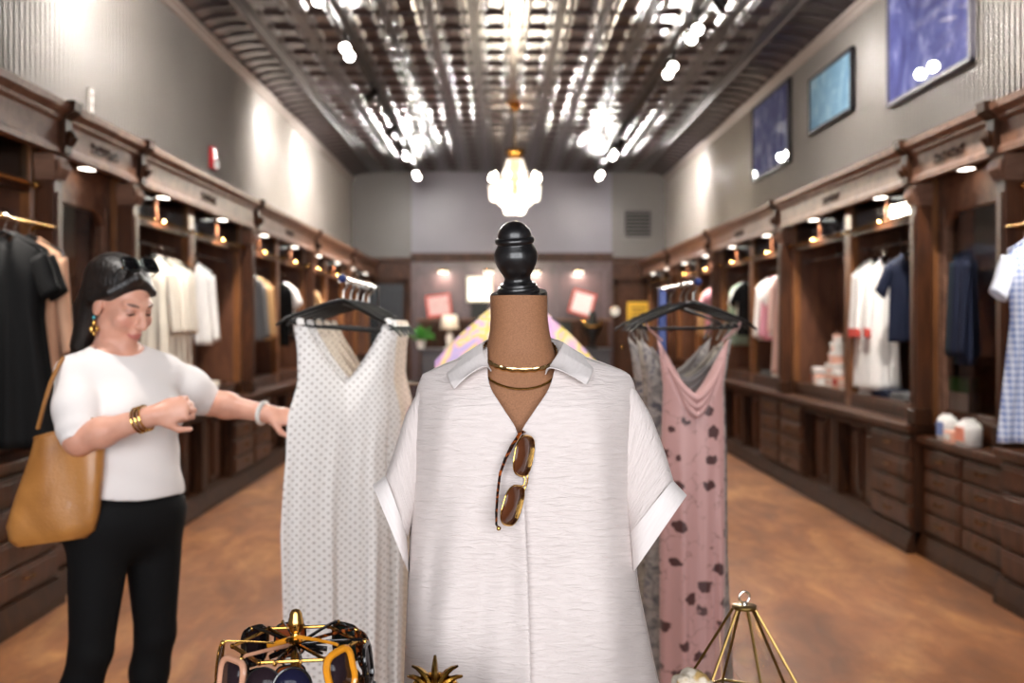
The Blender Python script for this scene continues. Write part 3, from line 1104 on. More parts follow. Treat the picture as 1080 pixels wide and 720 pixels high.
def collar(side):
    """one leaf of the turned-down collar: fold line around the neck and free outer edge"""
    if side < 0:
        fold = [(552, 351, YM + .060), (530, 354, YM + .050), (514, 358, YM + .022), (508.5, 361.5, YM - .004), (510, 371, YM - .034), (514.5, 383, YM - .058), (517.5, 391.5, YM - .075)]
        outer = [(552, 371, YM + .098), (515, 371, YM + .095), (484, 376, YM + .060), (470.5, 391, YM - .012), (471.5, 396, YM - .048), (474.5, 403.5, YM - .074), (478.5, 411, YM - .090)]
        mid = (506, 386, YM - .083)
    else:
        fold = [(552, 351, YM + .060), (572, 354, YM + .050), (588, 358, YM + .022), (594.5, 361, YM - .004), (590, 370, YM - .034), (582, 382, YM - .058), (575.5, 395, YM - .075)]
        outer = [(552, 371, YM + .098), (590, 371, YM + .095), (616, 374, YM + .060), (626, 385, YM - .010), (625.5, 391, YM - .048), (622.5, 399, YM - .074), (619, 406.5, YM - .090)]
        mid = (583.5, 386.5, YM - .083)
    nS = 30
    t = np.linspace(0, 1, 7)

    def at(L, s):
        return Vector([float(np.interp(s, t, [p[k] for p in L])) for k in range(3)])

    def fn(r, s):
        a, b = at(fold, s), at(outer, s)
        p = a + (b - a) * r
        e = smooth01((s - .80) / .2)
        mm = Vector(mid)
        w = 4 * r * (1 - r)
        p = p + (mm - (a + b) / 2) * w * e * .9
        q = P(p.x, p.y, p.z - .009 * w - .0065 - .004 * smooth01(r * 2) * (1 - e))
        return q
    m = MB(Mb)
    m.grid(fn, 12, nS, uvf=lambda a, b: (b * .3 + side, a * .09))
    # the stand behind the fold
    m.grid(lambda r, s: P(at(fold, s).x + (548 - at(fold, s).x) * .035 * r, at(fold, s).y + (12 * r) * (1 - smooth01((s - .72) / .26)), at(fold, s).z + (.004 if s > .5 else -.004) * r), 3, nS, uvf=lambda a, b: (b * .3 + side, a * .03))
    return m.build('collar', COTTON, blouse, solid=.0014, sub=1, weld=1e-4)


collar(-1)
collar(1)

# ---------------------------------------------------------------- necklaces
def neck_curve(front, sidepy, backpy, grow, n=90, skew=0.0):
    out = []
    for k in range(n):
        ph = 2 * PI * k / n
        s = math.sin(ph)
        py = sidepy + (front - sidepy) * max(0, s) ** 1.3 if s > 0 else sidepy + (backpy - sidepy) * (-s) ** 1.0
        py += skew * math.cos(ph)
        out.append(torso_pt(py, ph, grow))
    return out


nk = thing('necklace', 'flat twisted gold chain worn higher on the brown dress form neck', 'necklace', (.032, YM, 1.38))
Mn = Matrix.Translation((-.032, -YM, -1.38))
MB(Mn).tube(neck_curve(388.5, 367, 352, .0035, 160, 1.2), .0046, 8, True, flat=.35, roll=lambda t: PI / 2 + .22 * math.sin(t * 2 * PI * 34)).build('chain', plain('polished_gold', '#d9bd84', .12, 1.0, .06), nk)
m = MB(Mn)
m.tube([torso_pt(354, -PI / 2 + d, .004) for d in (-.08, -.03, .03, .08)], .003, 8).build('clasp', GOLD, nk)
nk = thing('necklace', 'thin dark gold cord necklace lying lower above the blouse neckline', 'necklace', (.032, YM, 1.36))
cp = []
for k in range(41):
    ph = PI * k / 40
    px, py = 548 + 40 * math.cos(ph), 410 - 24 * (1 - math.sin(ph)) + 1.5 * math.cos(ph)
    c = min(1, abs((px - interp(py, TP, TCX)) / interp(py, TP, TRX))) ** (1 / .9)
    cp.append(P(px, py, YM + interp(py, TP, TCY) - (interp(py, TP, TRY) * math.sqrt(1 - c * c) ** .9) - .0035))
cp += [torso_pt(386 - 26 * math.sin(PI * k / 30), PI + PI * k / 30, .004) for k in range(2, 29)]
MB(Mn).tube(cp, .0019, 8, True).build('cord', plain('dark_gold', '#b08a48', .25, 1.0, .1), nk)
nk.location.z = 1.38


# ---------------------------------------------------------------- sunglasses
def rim_shape(kind, n=36):
    out = []
    for k in range(n):
        a = 2 * PI * k / n
        c, s = math.cos(a), math.sin(a)
        if kind == 'aviator':
            e = .72
            x, z = .0275 * math.copysign(abs(c) ** e, c), .0235 * math.copysign(abs(s) ** e, s)
            x *= 1 + .08 * s
        elif kind == 'round':
            x, z = .025 * c, .025 * s
        elif kind == 'square':
            e = .5
            x, z = .027 * math.copysign(abs(c) ** e, c), .0235 * math.copysign(abs(s) ** e, s)
            x *= 1 + .05 * s
        else:     # cat eye
            e = .65
            x, z = .028 * math.copysign(abs(c) ** e, c), .021 * math.copysign(abs(s) ** e, s)
            z += .006 * max(0, c) * (1 if s > 0 else .4)
        out.append((x, z))
    return out


def sunglasses(name, label, kind, frame_m, lens_m, temple_m, rim_r=.0012, flat=1.0, folded=False, group=None, thick=.0016, temples=True):
    """x across the face, -y the way they look, z up"""
    t = thing(name, label, 'sunglasses', group=group)
    sh = rim_shape(kind)
    hx = .034
    for s in (-1, 1):
        pts = [(s * (hx + x), .0 + .18 * (abs(hx + x)) ** 2 * 4, z) for x, z in sh]
        rim = MB().tube(pts, rim_r, 8, True, flat=flat).build('rim', frame_m, t)
        c = Vector((s * hx, .0012, 0))
        MB().add([(c + (Vector(p) - c) * .97)[:] for p in pts] + [(c - Vector((0, .0022, 0)))[:]], [(i, (i + 1) % len(pts), len(pts)) for i in range(len(pts))]).build('lens', lens_m, rim, solid=.0012)
    br = MB().tube([(-hx + .0265, .0005, .008), (-.004, -.003, .011), (.004, -.003, .011), (hx - .0265, .0005, .008)], rim_r * 1.1, 8)
    if kind == 'aviator':
        br.tube([(-hx + .02, .0005, .019), (0, -.001, .021), (hx - .02, .0005, .019)], rim_r, 8)
    br.build('bridge', frame_m, t)
    ex = hx + .029
    for s in (-1, 1) if temples else ():
        if folded:
            dy = .026 if s > 0 else .030
            pts = [(s * ex, .006, .012), (s * (ex + .003), dy, .012), (s * (ex - .01), dy + .003, .011), (-s * .018, dy + .004, .009), (-s * .045, dy + .005, .003), (-s * .066, dy + .004, -.012)]
        else:
            pts = [(s * ex, .006, .012), (s * (ex + .004), .012, .012), (s * (ex + .004), .05, .011), (s * (ex + .002), .095, .009), (s * (ex - .002), .118, -.004), (s * (ex - .004), .135, -.022)]
        tp = MB().tube(pts, [thick, thick, thick, thick * 1.3, thick * 1.7, thick * 1.5], 8, flat=.6).build('temple', temple_m, t)
        MB().ell((s * (ex + .001), .006, .012), (.004, .004, .003), 8, 5).build('hinge', GOLD, tp)
    return t


def lens_mat(name, col, trans=.35):
    t = NT(name)
    b = t.n('BsdfPrincipled', {'Base Color': lin(col), 'Roughness': .1, 'Specular IOR Level': .25})
    tr = t.n('BsdfTransparent', {'Color': lin(col, 1.6)})
    mx = t.n('MixShader', {0: 1 - trans, 1: tr.outputs[0], 2: b.outputs[0]})
    t.t.links.new(mx.outputs[0], t.out.inputs[0])
    return t.m


TORT = NT('tortoiseshell')
v = TORT.coord('Object')
n1 = TORT.noise(v, 130, 2, .6)
TORT = TORT.bsdf(TORT.ramp(n1, [(.42, lin('#120a07')), (.52, lin('#3d1b0c')), (.62, lin('#9a4c1c'))]), .12, 0, Coat_Weight=.6)
LBROWN = lens_mat('brown_lens', '#5c3420', .1)
sg = sunglasses('sunglasses', 'gold rimmed brown sunglasses hooked into the neckline of the white blouse', 'aviator', GOLD, LBROWN, TORT, .0011, temples=False)
a, b = P(554.5, 457, YM - .142), P(531.5, 557, YM - .160)
xa = (b - a).normalized()
nrm = Vector((.84, -.53, .10))
nrm = (nrm - xa * nrm.dot(xa)).normalized()
ya = -nrm
za = xa.cross(ya)
k = (b - a).length / .130
sg.matrix_world = Matrix.Translation((a + b) / 2 + Vector((.006, 0, 0))) @ Matrix((xa, ya, za)).transposed().to_4x4() @ Matrix.Diagonal((k, k, k, 1))
Minv = sg.matrix_world.inverted()
path = [P(526, 557, YM - .152), P(523.5, 553, YM - .140), P(523.5, 540, YM - .138), P(525, 518, YM - .138), P(527.5, 499, YM - .138), P(533, 484, YM - .139), P(540, 470, YM - .140), P(548, 457.5, YM - .137), P(551, 454.5, YM - .128)]
tp = MB().tube([Minv @ q for q in path], [.0016, .0019, .0021, .0021, .0022, .0026, .0028, .0026, .002], 8, flat=.65).build('temple', TORT, sg)
MB().ell(Minv @ path[0], .0034, 8, 6).build('hinge', GOLD, tp)
path = [P(554, 456, YM - .142), P(552, 455, YM - .130), P(550, 462, YM - .108), P(549, 500, YM - .104)]
MB().tube([Minv @ q for q in path], .0018, 8, flat=.65).build('temple', TORT, sg)
# ================================================================ woman looking through the dresses
class Field:
    """signed distance field on a regular grid; shapes are blended smoothly and the zero level is meshed"""

    def __init__(s, lo, hi, h):
        s.lo, s.h = np.array(lo, float), h
        s.n = np.ceil((np.array(hi) - s.lo) / h).astype(int) + 1
        s.d = np.full(s.n, 1.0, np.float32)

    def box(s, lo, hi):
        a = np.clip(np.floor((np.array(lo) - s.lo) / s.h).astype(int), 0, s.n)
        b = np.clip(np.ceil((np.array(hi) - s.lo) / s.h).astype(int) + 1, 0, s.n)
        sl = tuple(slice(i, j) for i, j in zip(a, b))
        g = np.meshgrid(*[s.lo[k] + s.h * np.arange(a[k], b[k], dtype=np.float32) for k in range(3)], indexing='ij', sparse=True)
        return sl, g

    def _put(s, sl, d, k, mode):
        o = s.d[sl]
        if o.size == 0:
            return
        if mode == 'add':
            if k > 0:
                h = np.clip(.5 + .5 * (o - d) / k, 0, 1)
                s.d[sl] = o * (1 - h) + d * h - k * h * (1 - h)
            else:
                s.d[sl] = np.minimum(o, d)
        elif mode == 'cut':
            if k > 0:
                h = np.clip(.5 - .5 * (o + d) / k, 0, 1)
                s.d[sl] = o * (1 - h) - d * h + k * h * (1 - h)
            else:
                s.d[sl] = np.maximum(o, -d)
        elif mode == 'and':
            s.d[sl] = np.maximum(o, d)

    def cone(s, a, b, ra, rb, k=.02, mode='add', sx=None):
        """rounded cone between two points; sx squeezes the section along a direction (unit vector, factor)"""
        a, b = np.array(a, float), np.array(b, float)
        m = max(ra, rb) * (1 if sx is None else max(1, 1 / sx[1])) + k * 1.5 + 2 * s.h
        sl, g = s.box(np.minimum(a, b) - m, np.maximum(a, b) + m)
        ab = b - a
        L2 = max((ab ** 2).sum(), 1e-9)
        px, py, pz = g[0] - a[0], g[1] - a[1], g[2] - a[2]
        t = np.clip((px * ab[0] + py * ab[1] + pz * ab[2]) / L2, 0, 1)
        qx, qy, qz = px - t * ab[0], py - t * ab[1], pz - t * ab[2]
        if sx is not None:
            ax, f = np.array(sx[0]), sx[1]
            c = (qx * ax[0] + qy * ax[1] + qz * ax[2]) * (f - 1)
            qx, qy, qz = qx + c * ax[0], qy + c * ax[1], qz + c * ax[2]
        d = np.sqrt(qx * qx + qy * qy + qz * qz) - (ra + (rb - ra) * t)
        s._put(sl, d, k, mode)
        return s

    def ell(s, c, r, k=.02, mode='add', rot=None):
        c = np.array(c, float)
        r = np.array((r, r, r) if np.isscalar(r) else r, float)
        m = r.max() + k * 1.5 + 2 * s.h
        sl, g = s.box(c - m, c + m)
        x, y, z = g[0] - c[0], g[1] - c[1], g[2] - c[2]
        if rot is not None:
            M = np.array(rot)
            x, y, z = (M[0][0] * x + M[1][0] * y + M[2][0] * z, M[0][1] * x + M[1][1] * y + M[2][1] * z, M[0][2] * x + M[1][2] * y + M[2][2] * z)
        k0 = np.sqrt((x / r[0]) ** 2 + (y / r[1]) ** 2 + (z / r[2]) ** 2)
        k1 = np.sqrt((x / r[0] ** 2) ** 2 + (y / r[1] ** 2) ** 2 + (z / r[2] ** 2) ** 2)
        d = k0 * (k0 - 1) / np.maximum(k1, 1e-6)
        s._put(sl, d.astype(np.float32), k, mode)
        return s

    def plane(s, p, nrm, mode='and'):
        """keep what lies on the side nrm points away from"""
        p, nrm = np.array(p, float), np.array(nrm, float)
        nrm = nrm / np.linalg.norm(nrm)
        sl, g = s.box(s.lo, s.lo + s.h * s.n)
        d = (g[0] - p[0]) * nrm[0] + (g[1] - p[1]) * nrm[1] + (g[2] - p[2]) * nrm[2]
        s.d[sl] = np.maximum(s.d[sl], d)
        return s

    def mesh(s):
        d = s.d
        ins = d < 0
        nx, ny, nz = d.shape
        c = [ins[i:nx - 1 + i, j:ny - 1 + j, k:nz - 1 + k] for i in (0, 1) for j in (0, 1) for k in (0, 1)]
        sm_ = sum(x.astype(np.int8) for x in c)
        act = (sm_ > 0) & (sm_ < 8)
        idx = np.full(act.shape, -1, np.int64)
        I, J, K = np.nonzero(act)
        idx[I, J, K] = np.arange(len(I))
        acc = np.zeros((len(I), 3))
        cnt = np.zeros(len(I))
        off = [(i, j, k) for i in (0, 1) for j in (0, 1) for k in (0, 1)]
        for a in range(8):
            for ax in range(3):
                if off[a][ax]:
                    continue
                o2 = list(off[a])
                o2[ax] = 1
                va = d[I + off[a][0], J + off[a][1], K + off[a][2]]
                vb = d[I + o2[0], J + o2[1], K + o2[2]]
                cr = (va < 0) != (vb < 0)
                t = np.where(cr, va / np.where(va == vb, 1, va - vb), 0)
                p = np.array(off[a], float)[None, :].repeat(len(I), 0)
                p[:, ax] += t
                acc[cr] += p[cr]
                cnt[cr] += 1
        v = (np.stack([I, J, K], 1) + acc / np.maximum(cnt, 1)[:, None]) * s.h + s.lo
        fs = []
        for ax in range(3):
            sl0 = [slice(1, -1)] * 3
            sl0[ax] = slice(0, -1)
            sl1 = [slice(1, -1)] * 3
            sl1[ax] = slice(1, None)
            a, b = ins[tuple(sl0)], ins[tuple(sl1)]
            cr = np.nonzero(a != b)
            flip = a[cr]
            base = [cr[0] + (0 if ax == 0 else 1), cr[1] + (0 if ax == 1 else 1), cr[2] + (0 if ax == 2 else 1)]
            u, w = (ax + 1) % 3, (ax + 2) % 3

            def at(du, dw):
                q = [x.copy() for x in base]
                q[u] = q[u] - du
                q[w] = q[w] - dw
                return idx[q[0], q[1], q[2]]
            q = np.stack([at(1, 1), at(0, 1), at(0, 0), at(1, 0)], 1)
            q = np.where(flip[:, None], q, q[:, ::-1])
            fs.append(q)
        f = np.concatenate(fs)
        f = f[(f >= 0).all(1)]
        return v, f

    def build(s, name, mats, parent=None, origin=(0, 0, 0), slot=None, smooth_it=2):
        v, f = s.mesh()
        # a few rounds of Laplacian smoothing take out the grid
        for _ in range(smooth_it):
            acc = np.zeros_like(v)
            cnt = np.zeros(len(v))
            for i in range(4):
                a, b = f[:, i], f[:, (i + 1) % 4]
                np.add.at(acc, a, v[b])
                np.add.at(acc, b, v[a])
                np.add.at(cnt, a, 1)
                np.add.at(cnt, b, 1)
            v = v * .5 + .5 * acc / np.maximum(cnt, 1)[:, None]
        me = bpy.data.meshes.new(name)
        me.from_pydata((v - np.array(origin)).tolist(), [], f.tolist())
        me.polygons.foreach_set('use_smooth', np.ones(len(f), bool))
        for m in (mats if isinstance(mats, (list, tuple)) else [mats]):
            me.materials.append(m)
        if slot is not None:
            me.polygons.foreach_set('material_index', slot(v[f].mean(1)).astype(np.int32))
        me.update()
        o = bpy.data.objects.new(name, me)
        COL.objects.link(o)
        o.parent = parent
        return o


WX, WY = -1.12, 3.0
woman = thing('person', 'woman in white puff sleeved top and black leggings reaching towards the dotted dresses', 'person', (WX, WY, 0))
WO = np.array((WX, WY, 0.0))
V3 = lambda *a: np.array(a, float)
# skeleton, metres; she faces right and a little towards the shop front
fwd = V3(.80, -.60, 0)
rgt = V3(-.60, -.80, 0)      # her right hand side
pel = V3(-1.125, 3.0, .90)
chest = V3(-1.135, 3.0, 1.20)
nck = V3(-1.165, 3.0, 1.375)
hc = V3(-1.135, 2.985, 1.512)          # centre of the head
hip = {1: pel + rgt * .085 + V3(0, 0, -.02), -1: pel - rgt * .085 + V3(0, 0, -.02)}
kne = {1: V3(-1.205, 2.93, .49), -1: V3(-1.075, 3.10, .49)}
ank = {1: V3(-1.29, 2.93, .085), -1: V3(-1.115, 3.12, .085)}
sho = {1: V3(-1.238, 2.90, 1.305), -1: V3(-1.05, 3.10, 1.30)}
elb = {1: V3(-1.185, 2.80, 1.125), -1: V3(-.945, 3.22, 1.20)}
wri = {1: V3(-.955, 2.755, 1.200), -1: V3(-.735, 3.16, 1.165)}

# head frame: yaw towards the dresses, tipped down
yaw, pit = R(58), R(20)
f0 = V3(math.sin(yaw), -math.cos(yaw), 0)
hr = V3(-math.cos(yaw), -math.sin(yaw), 0)       # her right
hf = f0 * math.cos(pit) + V3(0, 0, -1) * math.sin(pit)
hu = np.cross(hr, hf)
HM = np.stack([hr, hf, hu], 1)                   # columns: head axes


def H(x, y, z):
    return hc + HM @ V3(x, y, z)


body = Field((-1.45, 2.60, -.02), (-.56, 3.36, 1.72), .0055)
b = body
# torso
b.ell(pel + V3(0, 0, -.02), (.165, .12, .13), .04, rot=np.stack([rgt, fwd, V3(0, 0, 1)], 1))
b.ell(pel + V3(0, 0, .14), (.135, .10, .14), .05, rot=np.stack([rgt, fwd, V3(0, 0, 1)], 1))
b.ell(chest, (.15, .105, .17), .05, rot=np.stack([rgt, fwd, V3(0, 0, 1)], 1))
for s in (1, -1):
    b.ell(chest + rgt * s * .065 + fwd * .08 + V3(0, 0, -.02), .062, .04)
    b.ell(pel + rgt * s * .07 - fwd * .07 + V3(0, 0, -.05), .085, .05)
    b.cone(nck + V3(0, 0, -.02), sho[s], .05, .052, .05)
    b.cone(hip[s], kne[s], .088, .054, .04)
    mid = kne[s] + (ank[s] - kne[s]) * .3 - fwd * .015
    b.cone(kne[s], mid, .052, .053, .02)
    b.cone(mid, ank[s], .052, .036, .02)
    toe = ank[s] + fwd * .15
    b.cone(ank[s] + V3(0, 0, -.04), V3(*toe[:2], .03), .042, .028, .03)
    b.cone(sho[s], elb[s], .050, .042, .03)
    b.cone(elb[s], wri[s], .042, .027, .02)
    m_ = elb[s] + (wri[s] - elb[s]) * .3
    b.ell(m_, .044, .02)
b.cone(nck + V3(.01, 0, -.03), H(0, -.02, -.07), .052, .050, .03)
# head
b.ell(H(0, -.018, .045), (.074, .093, .082), .02, rot=HM)
b.ell(H(0, .022, -.022), (.061, .072, .088), .025, rot=HM)
b.ell(H(0, .064, -.100), .023, .025)
for s in (1, -1):
    b.ell(H(s * .041, .010, -.066), .025, .03)
    b.ell(H(s * .038, .062, -.028), .025, .02)
    b.cone(H(s * .014, .089, .020), H(s * .043, .072, .022), .010, .008, .018)
    b.ell(H(s * .031, .101, .002), (.017, .012, .010), .014, 'cut', rot=HM)
    b.ell(H(s * .031, .079, .001), .0135, .006)
    b.ell(H(s * .076, -.008, -.012), (.009, .020, .031), .008, rot=HM)
b.cone(H(0, .088, .014), H(0, .117, -.032), .0085, .0125, .010)
for s in (1, -1):
    b.ell(H(s * .011, .104, -.036), .0088, .006)
b.ell(H(0, .089, -.055), (.014, .012, .010), .012, rot=HM)
b.ell(H(0, .092, -.064), (.024, .011, .0065), .004, rot=HM)
b.ell(H(0, .090, -.075), (.020, .011, .0075), .004, rot=HM)


# hands
def hand(w, d, up, curl, side, spread=.011, L=1.0):
    """w wrist, d direction of the knuckles, up = back of the hand, curl per joint in radians; side: where the thumb lies"""
    d = d / np.linalg.norm(d)
    up = up - d * (up @ d)
    up = up / np.linalg.norm(up)
    sd = np.cross(d, up) * side
    pc = w + d * .05
    b.ell(w + d * .045, (.050, .038, .015), .012, rot=np.stack([d, sd, up], 1))
    b.cone(w - d * .02, w + d * .02, .025, .024, .015)
    for k in range(4):
        o = (k - 1.5) * -.0185
        p = w + d * (.085 - .006 * abs(k - 1.3)) + sd * o
        ln = (.039, .044, .041, .032)[k] * L
        dd, uu = d.copy(), up.copy()
        for j in range(3):
            c_, s_ = math.cos(curl[j]), math.sin(curl[j])
            dd, uu = dd * c_ - uu * s_, uu * c_ + dd * s_
            q = p + dd * ln * (1, .72, .55)[j]
            b.cone(p, q, .0088 - .0007 * j, .0082 - .0007 * j, .004)
            p = q
    p = w + d * .025 + sd * .030
    td = d * .62 + sd * .62 - up * .35
    td = td / np.linalg.norm(td)
    q = p + td * .038
    b.cone(w + d * .012 + sd * .014, p, .016, .014, .01)
    b.cone(p, q, .013, .010, .006)
    t2 = d * .9 + sd * .15 - up * .35
    b.cone(q, q + t2 / np.linalg.norm(t2) * .030, .010, .0085, .004)


hand(wri[1], V3(.86, .12, .22), V3(.25, -.95, .2), (1.25, 1.5, .9), 1)
hand(wri[-1], wri[-1] - elb[-1] + V3(.10, .06, -.01), V3(-.25, -.6, .75), (.6, .8, .5), 1)


def skin_mat():
    """skin with softly edged lips, brows and lowered lashes laid out in the axes of the head"""
    t = NT('skin')
    v = t.coord('Object')
    n = t.noise(v, 14, 3)
    c = t.ramp(n, [(.3, lin('#c88f78')), (.7, lin('#d8a38d'))])
    rel = t.n('VectorMath', {0: v, 1: tuple(hc - WO)}, operation='SUBTRACT').outputs[0]
    ax = [t.n('VectorMath', {0: rel, 1: tuple(a)}, operation='DOT_PRODUCT').outputs['Value'] for a in (hr, hf, hu)]
    x, y, z = t.math('ABSOLUTE', ax[0]), ax[1], ax[2]

    def spot(cx, cz, rx, rz, tilt=0.0, soft=.35):
        dx = t.math('SUBTRACT', x, cx)
        dz = t.math('SUBTRACT', t.math('SUBTRACT', z, cz), t.math('MULTIPLY', dx, tilt))
        d = t.math('ADD', t.math('POWER', t.math('ABSOLUTE', t.math('DIVIDE', dx, rx)), 2.0), t.math('POWER', t.math('ABSOLUTE', t.math('DIVIDE', dz, rz)), 2.0))
        k = t.ramp(d, [(1 - soft, (1, 1, 1)), (1.0, (0, 0, 0))])
        return t.math('MULTIPLY', k, t.math('GREATER_THAN', y, .05))
    c = t.mix(t.math('MULTIPLY', spot(.040, -.030, .026, .022, 0, .95), .35), c, lin('#c9786a'))
    c = t.mix(t.math('MULTIPLY', spot(.0, -.069, .024, .0105), .85), c, lin('#b0625c'))
    c = t.mix(t.math('MULTIPLY', spot(.030, .024, .019, .0052, .08, .6), .85), c, lin('#3c261c'))
    c = t.mix(t.math('MULTIPLY', spot(.030, .004, .021, .011, 0, .9), .55), c, lin('#8f5f52'))
    c = t.mix(t.math('MULTIPLY', spot(.030, -.004, .016, .0042, -.1, .6), .95), c, lin('#1a100d'))
    return t.bsdf(c, .45, 0, None, Subsurface_Weight=.12, Subsurface_Radius=(.012, .005, .003))


SKIN = skin_mat()
bo = body.build('body', SKIN, woman, WO)

# hair, swept over from a side parting and falling behind the ears
HAIRM = NT('dark_brown_hair')
v = HAIRM.coord('Object', (1, 1, .25))
n1 = HAIRM.noise(v, 90, 4, .6)
HAIRM = HAIRM.bsdf(HAIRM.ramp(n1, [(.3, lin('#0b0706')), (.75, lin('#1e1410'))]), .4, 0, HAIRM.bump(n1, .5, .006))
hf_ = Field((-1.36, 2.78, 1.25), (-.95, 3.22, 1.72), .0045)
h_ = hf_
h_.ell(H(0, -.026, .052), (.084, .102, .089), .0, rot=HM)
h_.cone(H(.0, -.075, .05), H(.0, -.098, -.06), .075, .066, .04)
h_.cone(H(.0, -.098, -.06), H(.015, -.10, -.20), .064, .040, .03)
h_.cone(H(.05, -.06, .02), H(.055, -.075, -.16), .035, .028, .03)
h_.cone(H(-.055, -.05, .02), H(-.06, -.065, -.15), .035, .028, .03)
h_.ell(H(-.01, .105, -.045), (.120, .092, .118), .012, 'cut', rot=HM)
h_.ell(H(.082, .005, -.030), (.03, .034, .050), .01, 'cut', rot=HM)
h_.ell(H(-.082, .005, -.030), (.03, .034, .050), .01, 'cut', rot=HM)
# a swept lock across the forehead
h_.cone(H(.02, .062, .100), H(-.055, .055, .055), .017, .013, .012)
h_.cone(H(.02, .062, .100), H(.070, .022, .040), .018, .012, .012)
h_.cone(H(.070, .022, .040), H(.078, -.035, .000), .012, .016, .012)
hf_.build('hair', HAIRM, woman, WO)

# clothes: top with puffed sleeves, leggings, shoes
KNIT = NT('white_knit')
v = KNIT.coord('Object')
n1 = KNIT.n('TexWave', {'Vector': v, 'Scale': 60.0, 'Distortion': 3.0, 'Detail': 2.0}, bands_direction='Z').outputs['Fac']
KNIT = KNIT.bsdf(KNIT.ramp(n1, [(.2, lin('#d6cfcd')), (.8, lin('#ded8d5'))]), .85, 0, KNIT.bump(n1, .15, .002), Sheen_Weight=.2)
tf = Field((-1.46, 2.66, .80), (-.78, 3.36, 1.46), .0055)
t_ = tf
RM = np.stack([rgt, fwd, V3(0, 0, 1)], 1)
t_.ell(pel + V3(0, 0, .03), (.180, .132, .13), .04, rot=RM)
t_.ell(pel + V3(.004, 0, .15), (.158, .118, .15), .05, rot=RM)
t_.ell(chest, (.166, .118, .18), .05, rot=RM)
for s in (1, -1):
    t_.ell(chest + rgt * s * .065 + fwd * .085 + V3(0, 0, -.02), .070, .05)
    t_.cone(nck + V3(0, 0, -.035), sho[s], .058, .060, .05)
    e = sho[s] + (elb[s] - sho[s]) * .80
    t_.cone(sho[s], sho[s] + (elb[s] - sho[s]) * .55, .054, .070, .012)
    t_.cone(sho[s] + (elb[s] - sho[s]) * .5, e, .070, .062, .008)
    # gathered cuff
    e2 = sho[s] + (elb[s] - sho[s]) * 1.0
    t_.cone(e, e2, .053, .050, .004)
    dd = (elb[s] - sho[s]) / np.linalg.norm(elb[s] - sho[s])
    sl, g = t_.box(e2 + dd * .03 - .075, e2 + dd * .03 + .075)
    pl_ = (g[0] - e2[0]) * dd[0] + (g[1] - e2[1]) * dd[1] + (g[2] - e2[2]) * dd[2]
    near = np.sqrt((g[0] - e2[0]) ** 2 + (g[1] - e2[1]) ** 2 + (g[2] - e2[2]) ** 2) - .085
    t_.d[sl] = np.where(near < 0, np.maximum(t_.d[sl], pl_ - .008), t_.d[sl])
# neckline and hem
t_.cone(nck + fwd * .03 + V3(0, 0, .05), nck + fwd * .03 + V3(0, 0, .12), .085, .10, .006, 'cut')
t_.plane((-1.12, 0, .945), (-0.10, 0, -1))
# soft creases
X, Y, Z = np.meshgrid(*[t_.lo[k] + t_.h * np.arange(t_.n[k]) for k in range(3)], indexing='ij', sparse=True)
t_.d += (.0016 * np.sin(Z * 62 + X * 26 + Y * 15) * np.clip((1.28 - Z) / .2, 0, 1)).astype(np.float32)
tf.build('knit_top', KNIT, woman, WO)
LEG = plain('black_leggings', '#070708', .8, 0, .1, Specular_IOR_Level=.2)
lf_ = Field((-1.45, 2.74, .08), (-.88, 3.26, 1.02), .006)
for s in (1, -1):
    lf_.ell(pel + rgt * s * .07 - fwd * .07 + V3(0, 0, -.05), .093, .05)
    lf_.cone(hip[s], kne[s], .096, .061, .04)
    mid = kne[s] + (ank[s] - kne[s]) * .3 - fwd * .015
    lf_.cone(kne[s], mid, .059, .059, .02)
    lf_.cone(mid, ank[s] + V3(0, 0, .03), .058, .043, .02)
lf_.ell(pel + V3(0, 0, -.02), (.172, .126, .13), .04, rot=RM)
lf_.plane((0, 0, .99), (0, 0, 1)).plane((0, 0, .115), (0, 0, -1))
lf_.build('leggings', LEG, woman, WO)
for s in (1, -1):
    sf = Field(ank[s] + V3(-.13, -.17, -.10), ank[s] + V3(.22, .10, .06), .005)
    toe = ank[s] + fwd * .15
    sf.cone(ank[s] + V3(0, 0, -.035), V3(*toe[:2], .036), .050, .035, .02)
    sf.cone(ank[s] + V3(0, 0, -.035), ank[s] + V3(0, 0, .02), .050, .047, .01)
    sf.plane((0, 0, ank[s][2] + .02), (0, 0, 1)).plane((0, 0, .001), (0, 0, -1))
    sf.build('shoe', BLACK, woman, WO)
# jewellery she wears
Mw = Matrix.Translation((-WX, -WY, 0))
TURQ = plain('turquoise_stone', '#3f8f9a', .3)
for s in (1,):
    e0 = H(s * .082, -.004, -.046)
    m = MB(Mw)
    m.ell(e0, (.005, .005, .006), 8, 5)
    er = m.build('earring', TURQ, woman)
    m = MB(Mw)
    m.ell(e0 + V3(0, 0, -.016), (.007, .007, .009), 8, 5).ell(e0 + V3(-.008, 0, -.034), (.007, .007, .010), 8, 5).ell(e0 + V3(.009, 0, -.032), (.007, .007, .009), 8, 5).ell(e0 + V3(0, 0, -.046), (.006, .006, .008), 8, 5)
    m.build('pendant', GOLD, er)


def bangle(c, d, r, tr, name, mat):
    d = Vector(d).normalized()
    x = d.orthogonal().normalized()
    y = d.cross(x)
    MB(Mw).tube([Vector(c) + x * r * math.cos(a) + y * r * math.sin(a) for a in [k * PI / 12 for k in range(24)]], tr, 6, True).build(name, mat, woman)


d1 = wri[1] - elb[1]
for k in (0.78, .83, .88):
    bangle(elb[1] + d1 * k, d1 + V3(0, 0, .03 * (k - .8)), .0355, .0035, 'bracelet', GOLD)
d2 = wri[-1] - elb[-1]
bangle(elb[-1] + d2 * .9, d2, .033, .008, 'watch_band', plain('pale_band', '#d5d2cc', .4))
